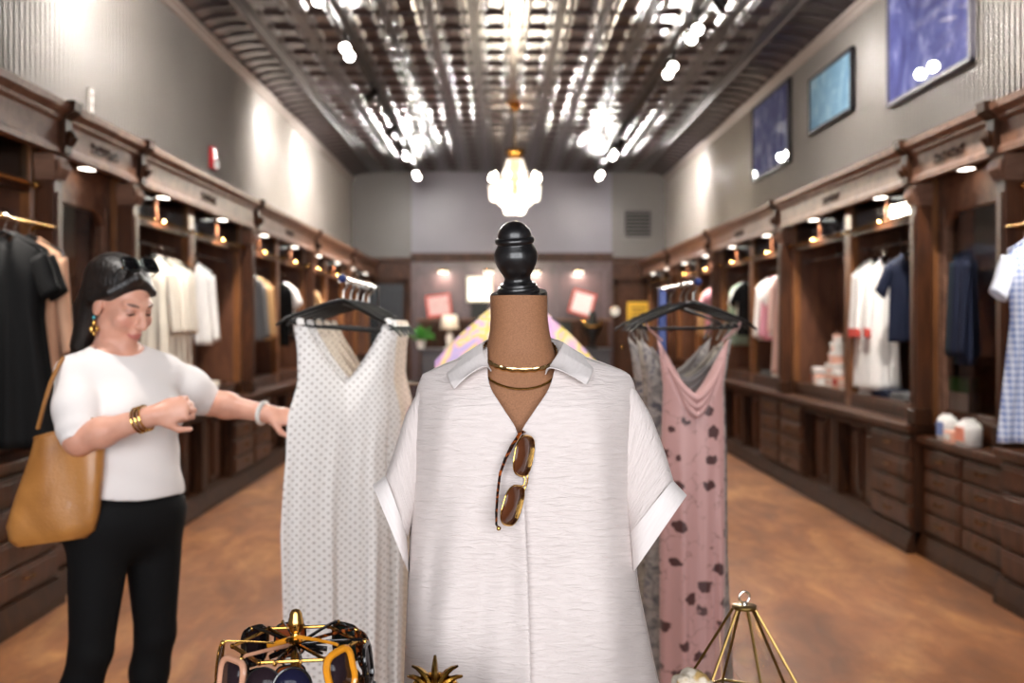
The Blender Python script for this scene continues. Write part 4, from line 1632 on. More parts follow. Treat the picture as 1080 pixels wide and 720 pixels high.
# her sunglasses rest pushed up on the hair
LBLACK = lens_mat('black_lens', '#0d0c0e', .15)
g2 = sunglasses('sunglasses', "black sunglasses pushed up on the woman's dark hair", 'square', BLACK, LBLACK, BLACK, .0035, thick=.0025)
ax, ay = Vector(hr), Vector(-(hf * .62 + hu * .78))
az = ax.cross(ay)
g2.matrix_world = Matrix.Translation(Vector(H(0, .040, .137))) @ Matrix((ax, ay, az)).transposed().to_4x4()

# ---------------------------------------------------------------- camel tote on her arm
CAMEL = NT('camel_leather')
v = CAMEL.coord('Object')
n1 = CAMEL.noise(v, 5, 4, .8)
n2 = CAMEL.noise(v, 160, 3)
CAMEL = CAMEL.bsdf(CAMEL.ramp(n1, [(.3, lin('#94602c')), (.7, lin('#bd8243'))]), .38, 0, CAMEL.bump(CAMEL.math('ADD', n2, CAMEL.math('MULTIPLY', n1, 3)), .25, .004), Coat_Weight=.15)
CAMEL_D = plain('tan_strap_leather', '#9c6a36', .4, 0, .12)
YB_ = 2.86
bag = thing('tote_bag', "camel leather tote bag hanging at the woman's elbow", 'bag', tuple(P(60, 570, YB_)))
bo_ = Vector(P(60, 570, YB_))
Mg = Matrix.Translation(-bo_)


def bag_loop(t, ins=0.0):
    """t 0 bottom .. 1 top"""
    px0 = interp(t, [0, .06, .2, .5, .85, 1], [18, 9, 6, 16, 32, 36]) + ins
    px1 = interp(t, [0, .06, .2, .5, .85, 1], [92, 101, 106, 110, 112, 112]) - ins
    dpt = interp(t, [0, .06, .2, .5, 1], [.055, .068, .072, .065, .045]) - ins * .002
    sag = 0
    out = []
    for k in range(48):
        a = 2 * PI * k / 48
        c, s = math.cos(a), math.sin(a)
        e = .55
        c2, s2 = math.copysign(abs(c) ** e, c), math.copysign(abs(s) ** e, s)
        px = (px0 + px1) / 2 + (px1 - px0) / 2 * c2
        py = 572 - 122 * t + (-10 * c2 if t > .5 else -10 * c2 * t * 2) + 3 * math.sin(3 * a + 4 * t) * t * (1 - t)
        py -= (1 - t) * 5 * c2
        q = P(px, py, YB_ - dpt * s2 - .004 * math.sin(px * .13 + 3 * t) * 1.0)
        out.append(q)
    return out


m = MB(Mg)
ts = [0, .01, .03, .06, .12, .2, .3, .4, .5, .6, .7, .8, .9, .97, 1]
m.rings([bag_loop(t) for t in ts] + [bag_loop(t, 1.5) for t in (1, .9, .6, .3, .1, .04)], cap=True)
m.build('bag_body', CAMEL, bag)
m = MB(Mg)
m.tube([P(40, 452, YB_ - .048), P(47, 425, YB_ - .05), P(53, 405, YB_ - .05), P(62, 385, YB_ - .02), P(66, 379, YB_), P(70, 384, YB_ + .03), P(72, 410, YB_ + .05), P(78, 445, YB_ + .05)], .0105, 10, flat=.5)
m.build('handle', CAMEL_D, bag)
m = MB(Mg)
m.tube([P(78, 470, YB_ - .05), P(80, 455, YB_ - .06), P(86, 444, YB_ - .065), P(97, 441, YB_ - .062), P(107, 450, YB_ - .055), P(110, 464, YB_ - .045)], .0105, 10, flat=.5)
m.build('handle', CAMEL_D, bag)
m = MB(Mg)
m.tube([bag_loop(.985)[k] for k in range(48)], .003, 6, True)
m.build('rim_binding', CAMEL, bag)
SEAM = plain('dark_stitching', '#5a3816', .6)
m = MB(Mg)
for i0 in (30, 42):
    m.tube([bag_loop(t)[i0] + Vector((0, -.001, 0)) for t in ts[2:]], .0022, 6)
m.tube([bag_loop(.80)[k] + Vector((0, -.001, 0)) for k in range(25, 48)], .002, 6)
m.build('stitching', SEAM, bag)
# ================================================================ cloth on hangers
def fabric(name, base, bump=.3, var=.06, rough=.8, scale=(60, 12, 1)):
    t = NT(name)
    uv = t.n('Mapping', {'Vector': t.n('TexCoord').outputs['UV'], 'Scale': scale}).outputs[0]
    n = t.n('TexNoise', {'Vector': uv, 'Scale': 1.0, 'Detail': 3.0}).outputs['Fac']
    c = lin(base)
    cc = t.ramp(n, [(.25, tuple(x * (1 - var) for x in c[:3])), (.75, tuple(min(1, x * (1 + var)) for x in c[:3]))])
    return t.bsdf(cc, rough, 0, t.bump(n, bump, .003), Sheen_Weight=.0, Specular_IOR_Level=.25)


def dotted(name, base, dot, pitch=.026, r=.17):
    t = NT(name)
    uv = t.n('TexCoord').outputs['UV']
    sx = t.n('SeparateXYZ', {0: uv})
    a = t.math('MULTIPLY', t.math('ADD', sx.outputs[0], sx.outputs[1]), 1 / pitch)
    b = t.math('MULTIPLY', t.math('SUBTRACT', sx.outputs[0], sx.outputs[1]), 1 / pitch)
    fa = t.math('SUBTRACT', t.math('FRACT', a), .5)
    fb = t.math('SUBTRACT', t.math('FRACT', b), .5)
    d = t.math('SQRT', t.math('ADD', t.math('MULTIPLY', fa, fa), t.math('MULTIPLY', fb, fb)))
    k = t.ramp(d, [(r, (1, 1, 1)), (r + .05, (0, 0, 0))])
    n = t.n('TexNoise', {'Vector': uv, 'Scale': 70.0, 'Detail': 2.0}).outputs['Fac']
    c = t.mix(k, t.ramp(n, [(.2, lin(base, .93)), (.8, lin(base))]), lin(dot))
    return t.bsdf(c, .8, 0, t.bump(n, .25, .003))


def floral(name, base, blot, scale=16, th=.36):
    t = NT(name)
    uv = t.n('TexCoord').outputs['UV']
    n0 = t.n('TexNoise', {'Vector': uv, 'Scale': 38.0, 'Detail': 3.0})
    off = t.n('MixRGB', {'Fac': .035, 'Color1': uv, 'Color2': n0.outputs['Color']})
    vo = t.n('TexVoronoi', {'Vector': off.outputs[0], 'Scale': float(scale), 'Randomness': .8})
    n1 = t.n('TexNoise', {'Vector': uv, 'Scale': 9.0, 'Detail': 1.0}).outputs['Fac']
    dd = t.math('ADD', vo.outputs['Distance'], t.math('MULTIPLY', n1, .16))
    k = t.ramp(dd, [(th - .03, (1, 1, 1)), (th, (0, 0, 0))])
    v2 = t.n('TexVoronoi', {'Vector': off.outputs[0], 'Scale': scale * 1.7}, feature='DISTANCE_TO_EDGE')
    st = t.ramp(v2.outputs['Distance'], [(.012, (1, 1, 1)), (.03, (0, 0, 0))])
    n2 = t.n('TexNoise', {'Vector': uv, 'Scale': 14.0, 'Detail': 2.0}).outputs['Fac']
    stm = t.math('MULTIPLY', st, t.ramp(n2, [(.5, (0, 0, 0)), (.56, (.55, .55, .55))]))
    c = t.mix(stm, lin(base), lin(blot))
    c = t.mix(k, c, lin(blot))
    return t.bsdf(c, .5, 0, None, Sheen_Weight=.2)


def marbled(name, cols, scale=6.0, dist=1.6, rough=.7):
    t = NT(name)
    uv = t.n('TexCoord').outputs['UV']
    n = t.n('TexNoise', {'Vector': uv, 'Scale': scale, 'Detail': 3.0, 'Distortion': dist}).outputs['Fac']
    k = len(cols)
    c = t.ramp(n, [(.30 + .40 * i / (k - 1), lin(q)) for i, q in enumerate(cols)])
    return t.bsdf(c, rough, 0)


def sheet_mesh(top, bot, half, dep, nu=40, nv=40, fold=0.0, nf=5, seed=0.0, cx=None, top_k=9.0, solid_top=False):
    """two cloth sheets joined at sides and shoulders. top/bot(u): z ; half(v): half width ; dep(v): half depth"""
    m = MB()
    r_ = random.Random(seed)
    ph = [r_.uniform(0, 6.28) for _ in range(4)]

    def fn(sgn):
        def f(a, v):
            u = 2 * a - 1
            z = top(u) + (bot(u) - top(u)) * v
            x = (cx(v) if cx else 0) + u * half(v)
            g = math.sqrt(max(0, 1 - (1 - min(1, v * top_k)) ** 2))
            y = sgn * dep(v) * (1 - abs(u) ** 3) ** .6 * (.15 + .85 * g)
            am = fold * smooth01(v * 1.6) * (.35 + .65 * v)
            y += am * (math.sin(u * nf + ph[0]) + .6 * math.sin(u * nf * 1.9 + ph[1] + 2 * v) + .3 * math.sin(u * nf * 3.1 + ph[2]))
            x += am * .35 * math.sin(u * nf * 1.3 + ph[3] + v)
            return (x, y, z)
        return f
    uvf = lambda a, b: ((2 * a - 1) * half(b) + seed, (top(2 * a - 1) + (bot(2 * a - 1) - top(2 * a - 1)) * b))
    m.grid(fn(-1), nu, nv, uvf=uvf)
    m.grid(fn(1), nu, nv, True, uvf=uvf)
    return m


HB = plain('black_hanger', '#0a0a0b', .4, 0, .1, Specular_IOR_Level=.25)
CHROME = plain('hook_metal', '#b9b6b0', .18, 1, .05)


def hanger(label, group=None, w=.215, simple=False):
    """black moulded hanger; origin at the top of its hook, plane xz"""
    t = thing('clothes_hanger', label, 'hanger', group=group)
    hk = [(.018 * math.cos(a), 0, -.020 + .018 * math.sin(a)) for a in [R(200) - k * R(250) / 12 for k in range(13)]]
    hk += [(.0, 0, -.052), (0, 0, -.085)]
    MB().tube(hk, .0028, 6 if simple else 8).build('hook', CHROME, t)
    pts, rs = [], []
    for k in range(15):
        u = -1 + 2 * k / 14
        pts.append((u * w, .012 * (1 - u * u) * 0, -.082 - .085 * abs(u) ** 1.15 - .012 * smooth01((abs(u) - .85) / .15)))
        rs.append(.0155 - .0075 * abs(u) if abs(u) < .98 else .006)
    MB().tube(pts, rs, 6 if simple else 10, flat=.62).build('shoulder_bar', HB, t)
    if not simple:
        MB().tube([(-w * .86, 0, -.158), (-w * .6, 0, -.172), (w * .6, 0, -.172), (w * .86, 0, -.158)], .0045, 8).build('trouser_bar', HB, t)
    return t


# ---------------------------------------------------------------- the two floor racks
BLUE = plain('blue_lacquer', '#182a60', .3, .3)
RX = {'left': -.495, 'right': .665}
for side, x, y0, y1, lab in (('left', -.495, 3.14, 3.92, 'chrome and blue clothes rack holding the dotted dresses'),
                             ('right', .665, 3.38, 4.10, 'chrome and blue clothes rack holding the slip dresses')):
    t = thing('clothes_rack', lab, 'clothes rack', (x, y1, 0))
    MB().box(-.016, .016, -.016, .016, .03, 1.60).build('post', BLUE if side == 'right' else BLACKM, t, smooth=False, bevel=.003)
    m = MB().tube([(0, 0, 1.594), (0, -(y1 - y0) - .02, 1.594)], .0075, 10)
    a = m.build('arm', STEEL, t)
    MB().ell((0, -(y1 - y0) - .03, 1.594), .014, 10, 7).build('end_cap', BLUE, a)
    MB().tube([(0, 0, 1.22), (-.30 if side == 'right' else .25, -.02, 1.22)], .009, 10).build('side_arm', STEEL, t)
    m = MB().box(-.28, .28, -.02, .02, .0, .03).box(-.02, .02, -.28, .28, .0, .03)
    m.build('base', STEEL, t, smooth=False, bevel=.003)

HZ = 1.604 + .0035
LIGHTDOT = dotted('white_dotted_cotton', '#e6e2df', '#a39993', .026, .17)
CREAMDOT = dotted('cream_dotted_cotton', '#ddcfbd', '#a5917a', .025, .16)


def tank_dress(name, label, mat, length, seed, group, w_top=.165, w_hem=.20, cx=None):
    t = thing(name, label, 'dress', group=group)
    z0 = -.125

    def top(u):
        a = abs(u)
        if a > .78:
            return z0 - .03 * (a - .78)
        return z0 - .185 * (1 - (a / .78) ** 1.25) ** .95

    def half(v):
        return interp(v, [0, .06, .14, .22, .32, .5, 1], [w_top * .98, w_top * .90, w_top * .86, w_top * 1.0, w_top * .98, w_top * 1.08, w_hem])
    m = sheet_mesh(top, lambda u: z0 - length, half, lambda v: interp(v, [0, .1, .3, 1], [.012, .028, .036, .046]), 64, 60, .017, 7.5, seed, cx)
    m.build('dress_body', mat, t, solid=.001, weld=1e-5)
    mm = MB()
    for s in (-1, 1):
        mm = MB().tube([(s * w_top * .86, -.008, z0 - .004), (s * w_top * .86, .0, z0 + .012), (s * w_top * .86, .008, z0 - .004)], .012, 8, flat=.5)
        mm.build('shoulder_strap', mat, t)
    return t


DR = [(.0, 25, LIGHTDOT, 1.30, .0, 'white grey dotted dress at the front of the chrome rack, touched by the woman'),
      (.155, 26, LIGHTDOT, 1.34, .02, 'second white dotted dress on the rack, right behind the front one'),
      (.305, 28, CREAMDOT, 1.32, .02, 'first cream dotted dress on the rack, behind the two white ones'),
      (.455, 29, CREAMDOT, 1.34, .03, 'second cream dotted dress on the rack, between two other cream dresses'),
      (.605, 30, CREAMDOT, 1.30, .03, 'last cream dotted dress on the rack, nearest its post')]
for i, (dy, rot, mat, ln, dx, lab) in enumerate(DR):
    y = 3.17 + dy
    hg = hanger('black hanger on the dress rack carrying the %s' % lab.split(' dress')[0].replace('white grey', 'front white'), 'black hangers on the dotted dress rack', .205)
    loc = Vector((RX['left'], y, HZ))
    hg.location, hg.rotation_euler = loc, (0, R(5), R(rot))
    d = tank_dress('dress', lab, mat, ln, i * 1.7 + .3, 'dotted dresses on the chrome rack', .168, .165, (lambda v: -.03 * smooth01(v * 2.5)) if i == 0 else (lambda v: .012 * smooth01(v * 2)))
    d.location, d.rotation_euler = loc - Vector((0, 0, .035 if i else .03)), (0, 0, R(rot))

PINK = floral('pink_floral_satin', '#b38985', '#42201f', 13.0, .365)
GREYF = marbled('grey_floral_chiffon', ['#454148', '#6f6966', '#958c86', '#56545e'], 22, 1.0)
TAUPE = marbled('taupe_floral_chiffon', ['#574d45', '#857b70', '#a09689', '#655d56'], 26, 1.0)
YELLOW = fabric('yellow_green_cloth', '#c6c24a')


def slip_dress(label, mat, length, seed, w=.125, cowl=.10, wh=.115, strapw=.165, group=None):
    t = thing('slip_dress', label, 'dress', group=group)
    z0 = -.30

    def top(u):
        a = abs(u)
        return z0 + .095 * a ** 1.8 - cowl * (1 - a) * (1 - a * a)

    def half(v):
        return interp(v, [0, .05, .14, .30, .6, 1], [w * 1.08, w * 1.0, w * .90, w * .95, w * .97, wh])
    m = sheet_mesh(top, lambda u: z0 - length, half, lambda v: interp(v, [0, .08, .3, 1], [.012, .05, .06, .07]), 48, 60, .013, 5, seed)
    m.build('dress_body', mat, t, solid=.001, weld=1e-5)
    # the cowl: soft swags under the neckline
    m = MB()
    for q in range(3):
        zq = top(0) - .008 - q * .028
        ww = w * (.84 - .12 * q)
        m.tube([(ww * k / 8, -.026 - .030 * (1 - (k / 8) ** 2), zq + .10 * (abs(k) / 8) ** 1.7 + .02 * (abs(k) / 8)) for k in range(-8, 9)], [.004 + .009 * (1 - (abs(k) / 8) ** 2) for k in range(-8, 9)], 8)
    m.build('cowl_neck', mat, t)
    for s in (-1, 1):
        m = MB().tube([(s * w * 1.04, -.008, top(1) - .003), (s * (strapw - .008), -.013, -.17), (s * strapw, .0, -.150), (s * (strapw - .012), .013, -.17), (s * w * .9, .012, top(1) - .01)], .0042, 6, flat=.4)
        m.build('strap', mat, t)
    return t


SR = [(.00, 2, PINK, 1.12, .116, .02, 'dusty pink slip dress with dark red flowers at the front of the rack'),
      (.13, -5, GREYF, 1.20, .150, -.045, 'grey flowered slip dress just behind the pink one'),
      (.25, -8, TAUPE, 1.18, .150, -.06, 'taupe flowered slip dress, third on the slip dress rack'),
      (.48, -8, GREYF, 1.20, .150, -.07, 'last grey flowered slip dress on the rack, nearest its post')]
for i, (dy, rot, mat, ln, w, dx, lab) in enumerate(SR):
    y = 3.44 + dy
    hg = hanger('black hanger on the slip dress rack, %s from the front' % ORD[i], 'black hangers on the slip dress rack', .218)
    loc = Vector((RX['right'], y, HZ))
    hg.location, hg.rotation_euler = loc, (0, R(-1), R(rot))
    d = slip_dress(lab, mat, ln, i * 2.1 + .7, w, .10 if i == 0 else .05, .108 if i == 0 else .17, group='slip dresses on the chrome rack')
    d.location, d.rotation_euler = loc + Vector((0, 0, 0)), (0, 0, R(rot))

# ---------------------------------------------------------------- pastel top on its own stand, straight behind the form
PASTEL = marbled('pastel_tie_dye', ['#b493c4', '#cfa3cd', '#dfb0c6', '#ead0a8', '#e3c75c', '#dcb0c8', '#b9a7d2'], 7.0, 2.2, .75)
st = thing('garment_stand', 'chrome stand behind the dress form holding the pastel tie dyed top', 'clothes stand', (.055, 3.72, 0))
MB().tube([(0, 0, .02), (0, 0, 1.58)], .011, 10).tube([(-.03, 0, 1.575), (.03, 0, 1.575)], .008, 8).build('post', STEEL, st)
MB().lathe([(.20, 0), (.20, .012), (.05, .022), (.015, .03)], 28).build('base', STEEL, st)
hg = hanger('black hanger on the single stand under the pastel top', None, .19)
hg.location = (.055, 3.70, 1.6105)
hg.rotation_euler = (0, 0, 0)
hg.location.y = 3.715


def tee(label, name, mat, w, length, sl, seed, cat='top', group=None, collar=None, hem=None, slope=.10, neck=.30, depth=.05, drop=.32, nu=36, nv=30, long=False):
    """top with sleeves on a hanger; origin = hook top"""
    t = thing(name, label, cat, group=group)
    z0 = -.085

    def top(u):
        a = abs(u)
        if a < neck:
            return z0 - .055 * (1 - (a / neck) ** 2)
        return z0 - slope * (a - neck) / (1 - neck)
    half = lambda v: interp(v, [0, .10, .35, 1], [w, w * .97, w * .90, hem or w])
    m = sheet_mesh(top, lambda u: z0 - length, half, lambda v: interp(v, [0, .15, 1], [.014, depth, depth * 1.15]), nu, nv, .014, 6, seed)
    m.build('garment_body', mat, t, solid=.001, weld=1e-5)
    for s in (-1, 1):
        rings = []
        n = 14 if long else 10
        for k in range(n):
            f = k / (n - 1)
            cxk = s * (w * .93 + sl * math.sin(drop) * f + (.02 * f if not long else 0))
            cz = z0 - slope - .055 - sl * math.cos(drop) * f + (1 - f) * .01
            rr = .072 - .02 * f if long else .075 + .008 * f
            rings.append([(cxk + s * rr * math.cos(a) * .62 * math.cos(drop), depth * .75 * math.sin(a), cz + rr * math.cos(a) * .75 * (math.sin(drop) + .15) + .004 * math.sin(9 * f + seed)) for a in [i * 2 * PI / 16 for i in range(16)]])
        m = MB().rings(rings, cap=False)
        e = m.build('sleeve', mat, t, solid=.001)
    if collar is not None:
        m = MB().tube([(w * neck * math.cos(a), .03 * math.sin(a), z0 - .03 - .02 * math.sin(a) * -1) for a in [i * PI / 10 for i in range(20)]], .009, 6, True)
        m.build('collar', collar, t)
    return t


t = thing('tie_dye_top', 'pastel pink and yellow tie dyed top with wide shoulders behind the dress form neck', 'top', (.055, 3.715, 1.6105))


def bt(u):
    a = abs(u)
    return -.082 - .05 * (1 - (a / .2) ** 2) if a < .2 else -.082 - .215 * ((a - .2) / .8) ** 1.25


sheet_mesh(bt, lambda u: -.75 + .12 * u * u, lambda v: interp(v, [0, .2, .5, 1], [.30, .30, .27, .25]), lambda v: interp(v, [0, .15, 1], [.02, .08, .10]), 56, 50, .016, 8, 3.3).build('garment_body', PASTEL, t, solid=.001, weld=1e-5)
for s in (-1, 1):
    m = MB().rings([[(s * (.288 + .02 * f + .03 * math.cos(a)), .075 * math.sin(a), -.37 - .10 * f - .06 * s * s * math.cos(a)) for a in [i * PI / 10 for i in range(20)]] for f in (0, .4, .8, 1)], cap=False)
    m.build('sleeve_cuff', PASTEL, t, solid=.001)
# ================================================================ stock hanging and standing in the wall cabinets
CREAM = fabric('cream_cloth', '#d8cfc0')
WHITEC = fabric('white_cloth', '#dedad6')
BLACKC = fabric('black_cloth', '#060607', .4, .15)
PEACH = fabric('peach_cloth', '#cfa285')
GREYC = fabric('grey_cloth', '#6a6a6b')
TANC = fabric('tan_cloth', '#b08c62')
PINKC = fabric('pink_cloth', '#d79aa8')
NAVYC = fabric('navy_cloth', '#1a2034', .4, .15)
DENIM = fabric('dark_teal_cloth', '#26323a', .4, .15)
SAGE = fabric('sage_cloth', '#8ea08c')
BLUSH = fabric('blush_cloth', '#dcb9ac')
RUST = fabric('red_cuff_cloth', '#b4453c')


def gingham():
    t = NT('blue_checked_cloth')
    uv = t.n('TexCoord').outputs['UV']
    sx = t.n('SeparateXYZ', {0: uv})
    a = t.math('GREATER_THAN', t.math('FRACT', t.math('MULTIPLY', sx.outputs[0], 32)), .5)
    b = t.math('GREATER_THAN', t.math('FRACT', t.math('MULTIPLY', sx.outputs[1], 32)), .5)
    k = t.math('MULTIPLY', t.math('ADD', a, b), .5)
    n = t.n('TexNoise', {'Vector': uv, 'Scale': 8.0}).outputs['Fac']
    c = t.mix(k, lin('#d3d6e0'), lin('#6376ab'))
    return t.bsdf(t.mix(t.math('MULTIPLY', n, .3), c, lin('#aab3cc')), .8)


CHECK = gingham()
ROD_T, ROD_Z = .24, 2.017
HPROTO = hanger('x', None, .20, True)
SHAPES = {}


def shape(kind, mat):
    key = (kind, mat.name)
    if key in SHAPES:
        return dup(SHAPES[key], (0, 0, 0))
    if kind == 'blouse':
        t = tee('x', 'blouse', mat, .20, .66, .50, 1.1, 'blouse', slope=.075, neck=.3, drop=.13, long=True, nu=20, nv=16)
    elif kind == 'tee':
        t = tee('x', 'top', mat, .21, .62, .17, 2.2, 'top', slope=.07, neck=.32, drop=.42, nu=20, nv=16)
    elif kind == 'jacket':
        t = tee('x', 'jacket', mat, .215, .74, .56, 4.1, 'jacket', slope=.075, neck=.25, drop=.10, long=True, depth=.06, nu=20, nv=16)
    elif kind == 'longdress':
        t = tee('x', 'dress', mat, .19, 1.0, .18, 5.1, 'dress', slope=.07, neck=.3, hem=.27, drop=.3, nu=24, nv=24)
    else:
        t = tee('x', 'shirt_dress', mat, .18, .98, .45, 6.1, 'shirt dress', slope=.07, neck=.28, hem=.20, drop=.12, long=True, nu=20, nv=20)
    SHAPES[key] = t
    return t


hused = [False]
NAMES = {'blouse': 'long sleeved blouse', 'tee': 'short sleeved top', 'jacket': 'jacket', 'longdress': 'dress', 'shirtdress': 'long shirt dress'}


def hang(side, y, kind, mat, label, group, t_=ROD_T, z=ROD_Z, rot=0, hlabel=None, sx=.8):
    loc, _ = side_place(side, y)
    sg = -1 if side == 'left' else 1
    pos = Vector((loc[0] + sg * t_, y, z + .0305))
    pos.z = z + .0145
    g = shape(kind, mat)
    g.location, g.rotation_euler, g.scale = pos, (0, 0, R(rot)), (sx, 1, 1)
    tag(g, label, NAMES[kind].split()[-1], group)
    h = HPROTO if not hused[0] else dup(HPROTO, (0, 0, 0))
    hused[0] = True
    h.location, h.rotation_euler, h.scale = pos, (0, 0, R(rot)), (sx, 1, 1)
    tag(h, hlabel or 'hanger under the ' + label.split(',')[0], 'hanger', 'hangers in the wall cabinets')
    return g


def row(side, y0, step, items, where, t_=ROD_T, z=ROD_Z, sx=.8):
    cnt = {}
    tot = {}
    for it in items:
        tot[it[:3]] = tot.get(it[:3], 0) + 1
    for i, (col, kind, mat) in enumerate(items):
        k = (col, kind, mat)
        cnt[k] = cnt.get(k, 0) + 1
        nm = '%s %s' % (col, NAMES[kind])
        if tot[k] > 1:
            lab = '%s %s, %s from the front' % (nm, where, ORD[cnt[k] - 1])
        else:
            lab = '%s %s' % (nm, where)
        hang(side, y0 + i * step, kind, mat, lab, '%s garments %s' % (col, where), t_ + rng.uniform(-.015, .015), z, rng.uniform(-7, 7), 'hanger of the %s' % lab.replace(' from the front', ' along').replace('long sleeved ', '').replace('short sleeved ', ''), sx)


# left wall
row('left', 4.62, .12, [('black', 'longdress', BLACKC), ('black', 'longdress', BLACKC), ('peach', 'shirtdress', PEACH)], 'at the nearest left cabinet', .0, 1.95, .85)
row('left', 7.12, .11, [('cream', 'shirtdress', CREAM)] * 6, 'in the cabinet behind the woman', .20, ROD_Z, .72)
row('left', 7.98, .16, [('white', 'blouse', WHITEC)], 'next to the cream dresses, left wall', .17, ROD_Z, .8)
row('left', 9.95, .12, [('grey', 'blouse', GREYC), ('grey', 'blouse', GREYC), ('tan', 'blouse', TANC), ('tan', 'blouse', TANC)], 'on the left wall past the cream dresses', .24, ROD_Z, .75)
row('left', 11.3, .15, [('black', 'jacket', BLACKC), ('white', 'tee', WHITEC), ('white', 'tee', WHITEC)], 'beyond the tan blouses, left wall', .24, ROD_Z, .7)
row('left', 13.0, .2, [('tan', 'tee', TANC), ('white', 'blouse', WHITEC)], 'in the fourth left cabinet from the back wall', .24, ROD_Z, .7)
# right wall
row('right', 4.84, .13, [('blue checked', 'longdress', CHECK)], 'at the nearest right cabinet', .0, 1.95, .8)
row('right', 5.93, .095, [('navy', 'jacket', NAVYC), ('navy', 'jacket', NAVYC), ('dark teal', 'jacket', DENIM)], 'behind the arched glass on the right', .29, ROD_Z, .55)
row('right', 6.95, .11, [('navy', 'tee', NAVYC)], 'beside the arched glass cabinet, right wall', .24, ROD_Z, .7)
row('right', 7.38, .105, [('white', 'shirtdress', WHITEC), ('white', 'shirtdress', WHITEC), ('white', 'shirtdress', WHITEC), ('white', 'shirtdress', WHITEC)], 'with red cuffs on the right wall', .235, ROD_Z, .62)
row('right', 9.9, .12, [('blush', 'shirtdress', BLUSH), ('white', 'tee', WHITEC), ('pink', 'blouse', PINKC), ('pink', 'blouse', PINKC), ('white', 'blouse', WHITEC)], 'in the cabinet past the pale boxes', .24, ROD_Z, .7)
row('right', 11.3, .16, [('black', 'tee', BLACKC), ('white', 'tee', WHITEC), ('sage', 'jacket', SAGE)], 'past the pink blouses, right wall', .24, ROD_Z, .7)
row('right', 13.1, .2, [('pink', 'tee', PINKC), ('tan', 'blouse', TANC)], 'in the fourth right cabinet from the back wall', .24, ROD_Z, .7)
# red cuffs on the white shirt dresses
for o in list(bpy.data.objects):
    if o.type == 'EMPTY' and (o.get('label') or '').find('with red cuffs on the right wall') > 0 and o.get('category') == 'dress':
        m = MB()
        for s in (-1, 1):
            m = MB().lathe([(.036, -.68), (.040, -.665), (.040, -.62), (.036, -.61)], 14, (s * .222, 0, .0))
            tag(m.build('cuff', RUST, o), 'rust red sleeve cuff')

for side in ('left', 'right'):
    loc, r = side_place(side, 4.80)
    t = thing('garment_rail', 'brass garment rail reaching out of the nearest cabinet, %s wall' % side, 'garment rail', loc, r)
    sg = 1 if side == 'left' else -1
    MB().tube([(sg * .33, .12, 1.95), (sg * .33, .02, 1.95), (sg * .31, .0, 1.95), (-sg * .28, .0, 1.95)], .010, 10).build('arm', BRASS, t)
    MB().ell((-sg * .285, 0, 1.95), .016, 10, 7).ell((sg * .33, .115, 1.95), (.03, .008, .03), 10, 6).build('end_knob', GOLD, t)
# things standing on the cabinet shelves and worktops; y = along the room, t = depth into the wall
SZ = .916


def put(side, y, t_, z, name, label, cat, group=None, rz=None):
    loc, r = side_place(side, y)
    sg = -1 if side == 'left' else 1
    return thing(name, label, cat, (loc[0] + sg * t_, y, z), r if rz is None else rz, group)


def carton(side, y, t_, z, w, d, h, mat, lid, label, rz=0, group=None):
    t = put(side, y, t_, z, 'gift_box', label, 'box', group)
    t.rotation_euler.z += R(rz)
    MB().box(-w / 2, w / 2, -d / 2, d / 2, 0, h * .78).build('box_body', mat, t, smooth=False, bevel=.003)
    MB().box(-w / 2 - .004, w / 2 + .004, -d / 2 - .004, d / 2 + .004, h * .74, h).build('lid', lid, t, smooth=False, bevel=.003)
    MB().box(-w * .3, w * .3, -d / 2 - .006, -d / 2 - .002, h * .2, h * .55).build('front_panel', RUST if h > .1 else BLUSH, t, smooth=False)
    return t


CARD = plain('white_card', '#dcd6d0', .5, 0, .03)
CARDP = plain('peach_card', '#e0a890', .5, 0, .05)
CARDG = plain('grey_card', '#9a9a9c', .5, 0, .05)
GREEN = plain('green_card', '#3d7a44', .45, 0, .1)
stk = [(8.55, .30, .20, .10, WHITE, CARDP, 0), (8.55, .30, .18, .10, CARD, CARD, 6), (8.56, .30, .15, .09, CARDP, CARD, -5), (8.56, .30, .11, .09, CARD, WHITE, 3), (8.56, .30, .08, .07, CARD, CARDP, -8)]
z = SZ
for i, (y, t_, w, h, a, b, rz) in enumerate(stk):
    carton('right', y, t_, z, w, w * .85, h, a, b, 'pale gift box, %s from the bottom of the stack on the right wall shelf' % ORD[i], rz, 'stacked pale gift boxes')
    z += h
for i, (y, t_, w, h, a, b) in enumerate(((8.98, .27, .13, .15, CARDG, CARD), (8.80, .24, .15, .09, CARD, CARDP), (8.32, .26, .16, .14, CARDP, CARD), (8.14, .25, .14, .10, CARD, CARDP))):
    carton('right', y, t_, SZ, w, w * .8, h, a, b, ['grey and white gift box farthest from the shop front on the right shelf', 'flat white gift box between the grey box and the stack', 'peach gift box just in front of the box stack', 'white gift box nearest the shop front on the box shelf'][i], 4 * i - 6)


def folded(side, y, t_, z, w, mat, label, group, rz=0):
    t = put(side, y, t_, z, 'folded_sweater', label, 'folded clothes', group)
    t.rotation_euler.z += R(rz)
    m = MB()
    for k in range(3):
        zz = .012 + k * .017
        m.rings([[(w / 2 * (1 - .02 * k) * math.copysign(abs(math.cos(a)) ** .4, math.cos(a)), q, zz + .009 * math.sin(a)) for a in [i * PI / 8 for i in range(16)]] for q in (-.12, -.115, .115, .12)])
    m.build('folded_body', mat, t)
    MB().tube([(-w * .16, -.121, .05), (0, -.125, .035), (w * .16, -.121, .05)], .008, 6).build('neckband', mat, t)


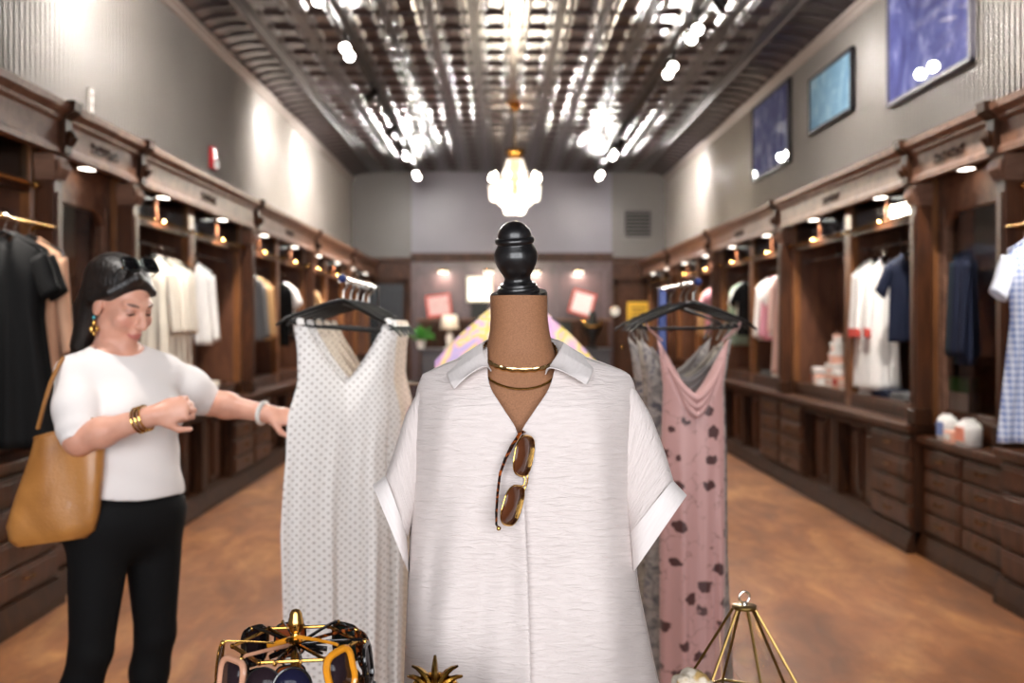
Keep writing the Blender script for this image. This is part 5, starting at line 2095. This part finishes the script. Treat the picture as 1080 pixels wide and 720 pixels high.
for i, (y, mat, nm) in enumerate(((6.62, WHITEC, 'white'), (6.98, GREYC, 'grey'), (7.32, NAVYC, 'navy'), (7.58, WHITEC, 'white'))):
    folded('right', y, .30, SZ, .26, mat, 'folded %s sweater on the shelf under the red cuffed dresses, %s from the arched cabinet' % (nm, ORD[i]), 'folded sweaters on the right wall', i * 3)
for i, (y, mat, nm) in enumerate(((10.1, WHITEC, 'white'), (10.5, GREYC, 'grey'))):
    folded('right', y, .30, SZ, .26, mat, 'folded %s sweater on the shelf under the pink blouses' % nm, 'folded sweaters under the pink blouses', i * 4)
for i, (y, mat, nm) in enumerate(((8.15, WHITEC, 'white'), (8.45, CREAM, 'cream'))):
    folded('left', y, .24, SZ, .24, mat, 'folded %s sweater on the left shelf beside the cream dresses' % nm, 'folded sweaters on the left wall', -i * 4)
# behind the arched glass on the right: green box, gold candlestick, folded cloth
t = put('right', 6.12, .255, SZ, 'cosmetic_box', 'green topped white box behind the arched glass under the navy jackets', 'box')
MB().box(-.12, .12, -.06, .06, 0, .12).build('box_body', CARD, t, smooth=False, bevel=.004)
MB().box(-.124, .124, -.064, .064, .12, .21).build('lid', GREEN, t, smooth=False, bevel=.004)
t = put('right', 5.93, .26, SZ, 'candlestick', 'slim brass candlestick behind the arched glass beside the green box', 'candlestick')
MB().lathe([(.045, 0), (.045, .01), (.015, .03), (.012, .10), (.02, .12), (.012, .14), (.013, .24), (.025, .26), (.02, .28)], 20).build('stem', BRASS, t)
MB().lathe([(.011, .275), (.011, .36), (.002, .365)], 12).build('candle', CREAM, t)
folded('right', 5.72, .36, SZ, .2, GREYC, 'folded grey scarf behind the arched glass beside the candlestick', None, 5)
# on the lower worktop in front of it: two white pump bottles with printed fronts and a pink carton
WT = .752


def bottle(y, t_, w, h, mat, lab, lm):
    t = put('right', y, t_, WT, 'detergent_bottle', lab, 'bottle')
    rings = []
    for z, k in ((0, .92), (.01, 1), (h * .7, 1), (h * .88, .93), (h * .97, .74), (h, .55)):
        rings.append([(w / 2 * k * math.copysign(abs(math.cos(a)) ** .6, math.cos(a)), w * .3 * k * math.copysign(abs(math.sin(a)) ** .6, math.sin(a)), z) for a in [i * PI / 12 for i in range(24)]])
    MB().rings(rings).build('bottle_body', WHITE, t)
    MB().lathe([(w * .2, h), (w * .2, h + .012), (w * .12, h + .016)], 16).build('cap', WHITE, t)
    MB().box(-w * .28, w * .28, -w * .3 - .003, -w * .3 + .004, h * .2, h * .75).build('printed_front', mat, t, smooth=False)


bottle(6.02, .10, .15, .145, plain('blue_print', '#6f86b8', .4), 'white bottle with blue printed front on the lower right worktop', None)
bottle(5.74, .10, .18, .14, plain('coral_print', '#e08a72', .4), 'white bottle with coral printed front on the lower right worktop', None)
t = put('right', 5.88, .065, WT, 'soap_carton', 'small pale pink carton between the two white bottles on the worktop', 'box')
MB().box(-.05, .05, -.03, .03, 0, .07).build('carton_body', CARDP, t, smooth=False, bevel=.003)
MB().box(-.04, .04, -.034, -.029, .015, .055).build('front_panel', CARD, t, smooth=False)

# ================================================================ checkout at the back of the shop
CT = thing('checkout_counter', 'long grey panelled checkout counter in front of the back wall', 'counter', (.15, 15.4, 0))
GREYW = plain('charcoal_paint', '#37353a', .4, 0, .06)
m = MB().box(-1.35, 1.5, -.32, .32, .06, 1.04)
for k in range(6):
    x = -1.35 + .475 * k
    m.box(x + .05, x + .425, -.335, -.315, .15, .95)
m.build('counter_body', GREYW, CT, smooth=False, bevel=.006)
MB().box(-1.30, 1.45, -.28, .30, 0, .06).build('plinth', BLACK, CT, smooth=False)
MB().box(-1.4, 1.55, -.37, .36, 1.04, 1.08).build('counter_top', GREYW, CT, smooth=False, bevel=.006)
SB = thing('back_shelf_unit', 'dark wood shelf unit against the back wall behind the checkout', 'shelf unit', (.2, 18.55, 0))
MB().box(-1.7, 1.8, -.2, .2, 0, 1.52).build('carcass', WOOD, SB, smooth=False)
m = MB()
for k in range(6):
    x = -1.7 + k * .583
    m.box(x + .04, x + .543, -.225, -.2, .1, .74).box(x + .04, x + .543, -.225, -.2, .8, 1.44)
m.build('door', WOOD_D, SB, smooth=False, bevel=.005)
MB().box(-1.76, 1.86, -.25, .2, 1.52, 1.56).build('shelf_top', WOOD_L, SB, smooth=False, bevel=.006)


def propped(x, y, z, w, h, roll, frame_m, art_m, label, lean=-8):
    t = thing('propped_picture', label, 'picture', (x, y, z), rot=(R(lean), R(roll), 0))
    lift = abs(math.sin(R(roll))) * w / 2
    t.location.z += lift + .004
    f = .045
    m = MB().box(-w / 2, w / 2, -.015, .015, h - f, h).box(-w / 2, w / 2, -.015, .015, 0, f).box(-w / 2, -w / 2 + f, -.015, .015, 0, h).box(w / 2 - f, w / 2, -.015, .015, 0, h)
    m.build('frame', frame_m, t, smooth=False, bevel=.003)
    MB().box(-w / 2 + f * .9, w / 2 - f * .9, -.006, .006, f * .9, h - f * .9).build('print', art_m, t, smooth=False)


CORAL = plain('coral_frame', '#d9584a', .45)
CREAMF = plain('cream_frame', '#efe2c4', .45)
propped(-1.12, 18.42, 1.56, .46, .42, -7, CORAL, art('print_pink', ('#e8a9a6', '#f0d4d0', '#b86b6b'), 5, 1), 'coral framed pink picture propped on the back shelf, beside the plant')
propped(1.45, 18.42, 1.56, .44, .46, 16, CORAL, art('print_white', ('#efe6e2', '#f6f0ec', '#dba59b'), 4, 1), 'coral framed white picture tilted on the back shelf near the gold necklace')
t = thing('pedestal_box', 'small dark box under the glowing cream picture on the back shelf', 'box', (-.39, 18.42, 1.56))
MB().box(-.16, .16, -.09, .09, 0, .26).build('box_body', BLACK, t, smooth=False, bevel=.004)
MB().box(-.17, .17, -.1, .1, .26, .30).build('lid', BLACK, t, smooth=False, bevel=.004)
t = thing('glowing_picture', 'glowing white square picture in a cream frame on the back shelf', 'light sign', (-.39, 18.42, 1.86))
m = MB().box(-.24, .24, -.03, .03, .0, .03).box(-.24, .24, -.03, .03, .45, .48).box(-.24, -.21, -.03, .03, 0, .48).box(.21, .24, -.03, .03, 0, .48)
m.build('frame', CREAMF, t, smooth=False)
MB().box(-.21, .21, -.02, .02, .03, .45).build('glowing_print', emit('glowing_print', '#fff6e6', 2.6), t, smooth=False)  # emission gives the white picture its lit look
# picture lights over the back panelling
PL = emit('picture_light_lamp', '#fff0dc', 3.5)
for i, x in enumerate((-1.08, -.22, .66, 1.48)):
    t = thing('picture_light', 'small brass picture light on the back wall, %s of four from the plant side' % ORD[i], 'wall light', (x, YB - .06, 2.44), group='picture lights on the back wall')
    MB().tube([(0, 0, 0), (0, -.10, .03), (0, -.16, .02)], .010, 8).ell((0, -.01, 0), (.04, .015, .04), 12, 6).build('arm', BRASS, t)
    MB().tube([(-.10, -.17, .02), (.10, -.17, .02)], .028, 12).build('shade', BRASS, t)
    MB().tube([(-.085, -.178, -.002), (.085, -.178, -.002)], .016, 8).build('lamp', PL, t)
    L = bpy.data.lights.new('picture_light', 'AREA')
    L.shape, L.size, L.size_y, L.energy, L.color = 'RECTANGLE', .17, .04, 1.1 * LK, (1, .88, .76)
    o = bpy.data.objects.new('picture_light_beam', L)
    COL.objects.link(o)
    o.location, o.rotation_euler = (x, YB - .245, 2.415), (R(25), 0, 0)
# yellow notice on the back door and a round clock beside it
t = thing('door_notice', 'yellow notice on the dark wood back door', 'sign', (2.62, YB - .104, 1.42))
MB().box(-.22, .22, -.008, 0, 0, .46).build('board', plain('notice_yellow', '#dba820', .5), t, smooth=False)
m = MB()
for z, w in ((.34, .14), (.26, .12), (.18, .15), (.10, .09)):
    m.box(-w, w, -.010, -.007, z - .014, z + .014)
m.build('print_line', BLACK, t, smooth=False)
t = thing('wall_clock', 'round white clock on the panelling beside the back door', 'clock', (2.165, YB - .135, 1.70))
MB(Euler((R(90), 0, 0)).to_matrix().to_4x4()).lathe([(.09, 0), (.10, .01), (.10, .025), (.085, .03)], 24).build('case', BRASS, t)
MB(Euler((R(90), 0, 0)).to_matrix().to_4x4()).lathe([(.084, .026), (.084, .031), (.001, .0315)], 24).build('dial', WHITE, t)
m = MB().box(-.004, .004, -.036, -.033, 0, .06).box(0, .045, -.036, -.033, -.004, .004)
m.build('clock_hand', BLACK, t, smooth=False)
# on the counter: leafy plant, white lamp, necklace bust, dark till
t = thing('leafy_plant', 'small bright green plant in a white pot on the checkout counter', 'plant', (-1.22, 15.25, 1.08))
MB().lathe([(.05, 0), (.07, .12), (.075, .13), (.06, .13)], 18).build('pot', WHITE, t)
m = MB()
for k in range(44):
    a, el, l = rng.uniform(0, 6.28), rng.uniform(.25, 1.4), rng.uniform(.16, .32)
    d = Vector((math.cos(a) * math.cos(el), math.sin(a) * math.cos(el), math.sin(el)))
    p0 = Vector((0, 0, .12))
    sd = d.cross(Vector((0, 0, 1))).normalized() * .035
    dr = Vector((0, 0, -.05))
    m.add([p0, p0 + d * l * .6 + sd, p0 + d * l + dr, p0 + d * l * .6 - sd, p0 + d * l * .65 + Vector((0, 0, .012))], [(0, 1, 4), (1, 2, 4), (2, 3, 4), (3, 0, 4)])
tag(m.build('leaves', plain('leaf_green', '#3f8a2e', .45, 0, .25), t, solid=.002), kind='stuff')
t = thing('table_lamp', 'white table lamp on the checkout counter beside the green plant', 'lamp', (-.78, 15.2, 1.08))
MB().lathe([(.09, 0), (.09, .015), (.03, .03), (.05, .12), (.06, .18), (.03, .26), (.012, .28), (.012, .34)], 20).build('base', WHITE, t)
MB().lathe([(.15, .30), (.11, .52)], 24, cap=False).build('lamp_shade', plain('cream_shade', '#f2e8d8', .7), t, solid=.003)
t = thing('necklace_bust', 'black bust carrying a thick gold necklace on the checkout counter', 'jewellery display', (1.40, 15.2, 1.08))
m = MB()
m.rings([[(w * math.cos(a), d * math.sin(a), z) for a in [i * PI / 10 for i in range(20)]] for z, w, d in ((0, .09, .07), (.02, .09, .07), (.05, .04, .04), (.16, .05, .045), (.30, .15, .06), (.38, .14, .06), (.43, .06, .05), (.55, .05, .045), (.57, .03, .03))])
m.build('bust', BLACK, t)
tk = thing('gold_necklace', 'thick gold necklace on the black bust at the checkout', 'necklace', (1.40, 15.2, 1.50))
MB().tube([(.135 * math.sin(a), -.075 - .01 * math.cos(a), .07 - .15 * (1 + math.cos(a)) / 2 * 1.0) for a in [R(-125) + k * R(250) / 24 for k in range(25)]], [.012 + .014 * math.sin(k / 24 * PI) for k in range(25)], 8).build('collar_chain', GOLD, tk)
t = thing('till', 'dark point of sale screen on the checkout counter behind the pastel top', 'till', (.9, 15.35, 1.08))
MB().box(-.12, .12, -.08, .08, 0, .02).box(-.02, .02, -.01, .02, .02, .2).build('base', BLACK, t, smooth=False)
MB(Euler((R(-15), 0, 0)).to_matrix().to_4x4()).box(-.19, .19, -.03, .0, .16, .42).build('screen', BLACK, t, smooth=False, bevel=.006)
# ================================================================ display table in front of the form
TZ = .62
TABW = wood('warm_oak', '#7a5230', '#b07f4e', 1.4, (.3, 1, 1), .35, .2)
tb = thing('display_table', 'low oak display table under the sunglasses rack, gilt mirror and glass terrarium', 'table', (.03, 1.20, 0))
MB().box(-.62, .62, -.27, .27, TZ - .035, TZ).build('tabletop', TABW, tb, smooth=False, bevel=.006)
MB().box(-.56, .56, -.22, .22, TZ - .11, TZ - .035).build('apron', TABW, tb, smooth=False, bevel=.004)
for sx in (-1, 1):
    for sy in (-1, 1):
        MB().rings([[(sx * .55 + w * a, sy * .21 + w * b, z) for a, b in ((-1, -1), (1, -1), (1, 1), (-1, 1))] for z, w in ((0, .018), (TZ - .10, .028))]).build('leg', TABW, tb, smooth=False)

# ---------------------------------------------------------------- sunglasses rack
RC = Vector(((312 - CX) * 1.43 / F, 1.43, TZ))
rk = thing('sunglasses_rack', 'gold hexagonal sunglasses rack with acorn finial on the display table', 'sunglasses rack', tuple(RC))
RZ, RR = .992 - TZ, .088
GOLDB = plain('antique_gold', '#b58a45', .2, 1.0, .15, 60)
MB().lathe([(.085, 0), (.085, .006), (.06, .014), (.02, .022), (.0075, .03), (.0075, RZ + .005)], 28).build('post', GOLDB, rk)
fz = RZ + .002
MB().lathe([(.0065, fz), (.014, fz + .001), (.0155, fz + .004), (.012, fz + .007), (.0062, fz + .009), (.0055, fz + .013), (.0085, fz + .016), (.0105, fz + .022), (.0112, fz + .028), (.0100, fz + .034), (.0092, fz + .036), (.0088, fz + .041), (.006, fz + .046), (.0, fz + .048)], 28).build('finial', GOLD, rk)
hexa = [Vector((RR * math.cos(R(60 * k + 8)), RR * math.sin(R(60 * k + 8)), RZ)) for k in range(6)]
m = MB()
for k in range(6):
    m.tube([hexa[k], hexa[(k + 1) % 6]], .0028, 8)
    m.ell(hexa[k], .0042, 8, 6)
m.build('hanging_ring', GOLDB, rk)
m = MB().tube([hexa[2], hexa[5]], .0026, 8)
m.build('cross_bar', GOLDB, rk)
m = MB()
for zz in (.18,):
    for k in range(6):
        m.tube([Vector((hexa[k].x * .8, hexa[k].y * .8, zz)), Vector((hexa[(k + 1) % 6].x * .8, hexa[(k + 1) % 6].y * .8, zz))], .0025, 8)
    m.tube([(hexa[2].x * .8, hexa[2].y * .8, zz), (hexa[5].x * .8, hexa[5].y * .8, zz)], .0025, 8)
m.build('lower_ring', GOLDB, rk)


def acetate(name, col, alpha=1.0):
    t = NT(name)
    v = t.coord('Object')
    n = t.noise(v, 60, 2)
    c = lin(col)
    return t.bsdf(t.ramp(n, [(.3, tuple(x * .85 for x in c[:3])), (.7, c)]), .12, 0, None, Coat_Weight=.6, Transmission_Weight=1 - alpha)


AMBER = acetate('amber_acetate', '#d98d22')
ROSE = acetate('rose_acetate', '#c99478')
BLK_AC = acetate('black_acetate', '#0c0c0d')
LSMOKE = lens_mat('smoke_lens', '#2a1f24', .2)
LORANGE = lens_mat('orange_lens', '#b8602a', .35)
LBLUE = lens_mat('violet_lens', '#1d1c33', .15)
LGREEN = lens_mat('green_lens', '#1b2620', .25)
SGS = [(-38, 'square', ROSE, LSMOKE, ROSE, .0048, 'rose square sunglasses hanging at the front of the gold rack'),
       (-6, 'round', BLACKM, LSMOKE, BLK_AC, .0011, 'thin black wire sunglasses on the rack, between the rose and violet lensed pairs'),
       (14, 'round', BLK_AC, LBLUE, BLK_AC, .0020, 'black sunglasses with violet round lens hanging beside the amber pair'),
       (47, 'cat', AMBER, LSMOKE, AMBER, .0052, 'amber orange thick framed sunglasses on the gold rack'),
       (88, 'square', BLK_AC, LSMOKE, BLK_AC, .0034, 'black sunglasses hanging at the end of the rack nearest the blouse'),
       (122, 'cat', TORT, LBROWN, TORT, .0036, 'tortoiseshell sunglasses on the rack behind the amber pair'),
       (152, 'square', BLK_AC, LGREEN, BLK_AC, .0036, 'black sunglasses with dark green lenses behind the rack finial'),
       (-158, 'square', BLACKM, LORANGE, BLK_AC, .0016, 'orange lensed sunglasses on the far side of the rack'),
       (-128, 'cat', BLK_AC, LSMOKE, BLK_AC, .0044, 'chunky black sunglasses at the back of the rack beside the orange lensed pair'),
       (-86, 'aviator', GOLD, LBROWN, GOLD, .0013, 'gold wire sunglasses hanging at the side of the rack nearest the woman')]
for ang, kind, fm, lm, tm, rr, lab in SGS:
    g = sunglasses('sunglasses', lab, kind, fm, lm, tm, rr, thick=.0016 if rr < .002 else .0026, group='sunglasses on the gold rack')
    a = R(ang)
    rad = Vector((math.sin(a), -math.cos(a), 0))
    ap = RR * math.cos(R(30)) / max(math.cos(((ang - 90 - 8) % 60 - 30) * PI / 180), .8)
    tg = Vector((math.cos(a), math.sin(a), 0))
    xa = Vector((0, 0, -1)) + rad * .06 + tg * (.24 if fm is AMBER else rng.uniform(-.05, .05))
    xa.normalize()
    ya = (-rad - xa * (-rad).dot(xa)).normalized()
    za = xa.cross(ya)
    top_pt = RC + Vector((0, 0, RZ - .0005)) + rad * (ap + .006) + Vector((0, 0, .016 if fm is AMBER else .004))
    M = Matrix((xa, ya, za)).transposed().to_4x4()
    # the upper temple lies over the ring
    off = M @ Vector((-.0645, .018, .010))
    g.matrix_world = Matrix.Translation(top_pt - off) @ M

# ---------------------------------------------------------------- gilt mirror with an acanthus crest
GILT = NT('gilt')
v = GILT.coord('Object')
n1 = GILT.noise(v, 45, 4, .4)
GILT = GILT.bsdf(GILT.ramp(n1, [(.28, lin('#3a2610')), (.5, lin('#9a7130')), (.75, lin('#d8b468'))]), .25, 1.0, GILT.bump(n1, .4, .003))
YG = 1.40
gm = thing('gilt_mirror', 'small ornate gilt mirror with acanthus crest standing before the blouse hem', 'mirror', ((457 - CX) * YG / F, YG, TZ), rot=(R(-7), 0, 0))
fw, fh = .085, .292
m = MB()
for a, b, c, d in ((-fw, -fw + .022, 0, fh), (fw - .022, fw, 0, fh), (-fw, fw, 0, .022), (-fw, fw, fh - .022, fh)):
    m.box(a, b, -.012, .006, c, d)
m.build('frame', GILT, gm, bevel=.004)
MB().box(-fw + .02, fw - .02, -.003, .004, .02, fh - .02).build('mirror_glass', plain('silvering', '#d8d8d8', .03, 1, 0), gm, smooth=False)
m = MB()
cz = fh + .002


def petal(ang, ln, w):
    pts, rs = [], []
    for k in range(9):
        f = k / 8
        r = ln * f
        bend = .055 * f * f * (1 if ang > 0 else -1 if ang < 0 else 0)
        a = ang + bend * 6 * f
        pts.append((r * math.sin(a), -.004 - .010 * math.sin(f * PI * .8) + (.006 * f), cz + r * math.cos(a)))
        rs.append(max(.0012, w * math.sin(PI * (.12 + .80 * f)) ** .8))
    m.tube(pts, rs, 8, flat=.6)


petal(0, .060, .0100)
for s in (-1, 1):
    petal(s * .30, .056, .0095)
    petal(s * .58, .050, .0090)
    petal(s * .85, .044, .0085)
    petal(s * 1.12, .040, .0075)
    petal(s * 1.40, .040, .0065)
    m.tube([(s * (.012 + .058 * f - .010 * math.sin(f * 5)), -.012, cz - .002 + .014 * math.sin(f * PI)) for f in [k / 10 for k in range(11)]], [.007 - .003 * k / 10 for k in range(11)], 8)
    m.ell((s * .060, -.010, cz + .006), (.010, .007, .010), 10, 8)
m.prism([(.040 * math.cos(a), cz + .036 * math.sin(a)) for a in [PI * k / 16 for k in range(17)]], -.002, .006)
m.ell((0, -.014, cz + .006), (.012, .008, .010), 12, 8)
m.build('crest', GILT, gm)
MB().box(-.03, .03, .0, .004, .0, .2).build('easel_back', BLACK, gm, smooth=False)

# ---------------------------------------------------------------- glass and brass terrarium
YT = 1.38
BRB = plain('aged_brass', '#8d7343', .34, 1.0, .2, 60)
TC = Vector(((785 - CX) * YT / F, YT, TZ))
tr_ = thing('terrarium', 'brass edged pointed glass terrarium with ring on top on the display table', 'terrarium', tuple(TC))
za_, zm, zb = 1.45 - (639 - CY) * YT / F - TZ, .925 - TZ, .004
ra, rm, rb = .0165, .092, .062
rot0 = R(96)
ring = lambda r, z: [Vector((r * math.cos(rot0 + k * PI / 3), r * math.sin(rot0 + k * PI / 3), z)) for k in range(6)]
A_, M_, B_ = ring(ra * .85, za_ - .002), ring(rm, zm), ring(rb, zb)
for L1, L2 in ((A_, M_), (M_, B_)):
    for k in range(6):
        MB().tube([L1[k], L2[k]], .0021, 6).build('edge_bar', BRB, tr_)
m = MB()
for L in (M_, B_):
    for k in range(6):
        m.tube([L[k], L[(k + 1) % 6]], .0021, 6)
m.build('ring_bar', BRB, tr_)
MB().lathe([(ra, za_ - .003), (ra + .0006, za_ - .001), (ra + .0004, za_ + .001), (ra - .001, za_ + .002)], 28).build('top_plate', BRB, tr_)
m = MB().tube([(.0075 * math.cos(a), .0015 * math.cos(a), za_ + .0125 + .0078 * math.sin(a)) for a in [k * PI / 14 for k in range(28)]], .0016, 8, True)
m.lathe([(.0045, za_ + .001), (.0035, za_ + .004), (.0025, za_ + .006)], 14)
m.build('ring', plain('silver_ring', '#c9c4bc', .2, 1.0, .15, 80), tr_)
m = MB()
for k in range(6):
    j = (k + 1) % 6
    m.add([A_[k], A_[j], M_[j], M_[k]], [(0, 1, 2, 3)])
    if k != 4:
        m.add([M_[k], M_[j], B_[j], B_[k]], [(0, 1, 2, 3)])
m.build('glass_panes', glass('terrarium_glass', '#fbfbfb', .03, .96, .22), tr_, smooth=False)
MB().prism([(p.x, p.y) for p in ring(rb, 0)], 0.0, .003, 'z').build('base_plate', BRB, tr_, smooth=False)

# ---------------------------------------------------------------- white coral on a small gold stand
YC = 1.33
cc = Vector(((728 - CX) * YC / F, YC, TZ))
co = thing('coral_ornament', 'crusty white coral with gilt flecks beside the terrarium', 'ornament', tuple(cc))
MB().lathe([(.045, 0), (.045, .008), (.015, .02), (.010, .06), (.012, .22), (.03, .302), (.032, .312), (.0, .314)], 24).build('stand', GOLD, co)
CORW = NT('white_coral')
v = CORW.coord('Object')
n1 = CORW.noise(v, 110, 4)
n2 = CORW.noise(v, 40, 2)
col = CORW.ramp(n2, [(.40, lin('#a5854e')), (.5, lin('#beb09c')), (.7, lin('#d3c9bd'))])
CORW = CORW.bsdf(col, .7, 0, CORW.bump(n1, .8, .006))
fl_ = Field((-.05, -.05, .28), (.05, .05, .40), .0028)
r2 = random.Random(5)
fl_.ell((0, 0, .333), (.028, .026, .022), .008)
for k in range(34):
    a, e = r2.uniform(0, 6.28), r2.uniform(-.5, 1.5)
    fl_.ell((.026 * math.cos(a) * math.cos(e), .024 * math.sin(a) * math.cos(e), .333 + .028 * math.sin(e)), r2.uniform(.006, .011), .003)
fl_.build('coral', CORW, co)
# ---------------------------------------------------------------- camera
cd = bpy.data.cameras.new('camera')
cam = bpy.data.objects.new('camera', cd)
COL.objects.link(cam)
SC.camera = cam
cam.location = (0, 0, CH)
cam.rotation_euler = (R(90), 0, 0)
cd.sensor_width, cd.lens = 36, 35
cd.shift_x, cd.shift_y = (540 - CX) / 1080, -(360 - CY) / 1080
cd.clip_start, cd.clip_end = .05, 100
cd.dof.use_dof = True
cd.dof.focus_distance = 1.60
cd.dof.aperture_fstop = 3.4
cd.dof.aperture_blades = 0
vs = SC.view_settings
SC.display_settings.display_device = 'sRGB'
vs.view_transform, vs.look, vs.gamma, vs.use_curve_mapping = 'Standard', 'None', 1, False
vs.exposure = EXPO
cy = SC.cycles
cy.use_denoising = True
cy.use_light_tree = True
cy.max_bounces, cy.diffuse_bounces, cy.glossy_bounces, cy.transmission_bounces, cy.transparent_max_bounces = 8, 4, 4, 6, 12
cy.sample_clamp_indirect, cy.sample_clamp_direct = 6, 0
cy.caustics_reflective = cy.caustics_refractive = False
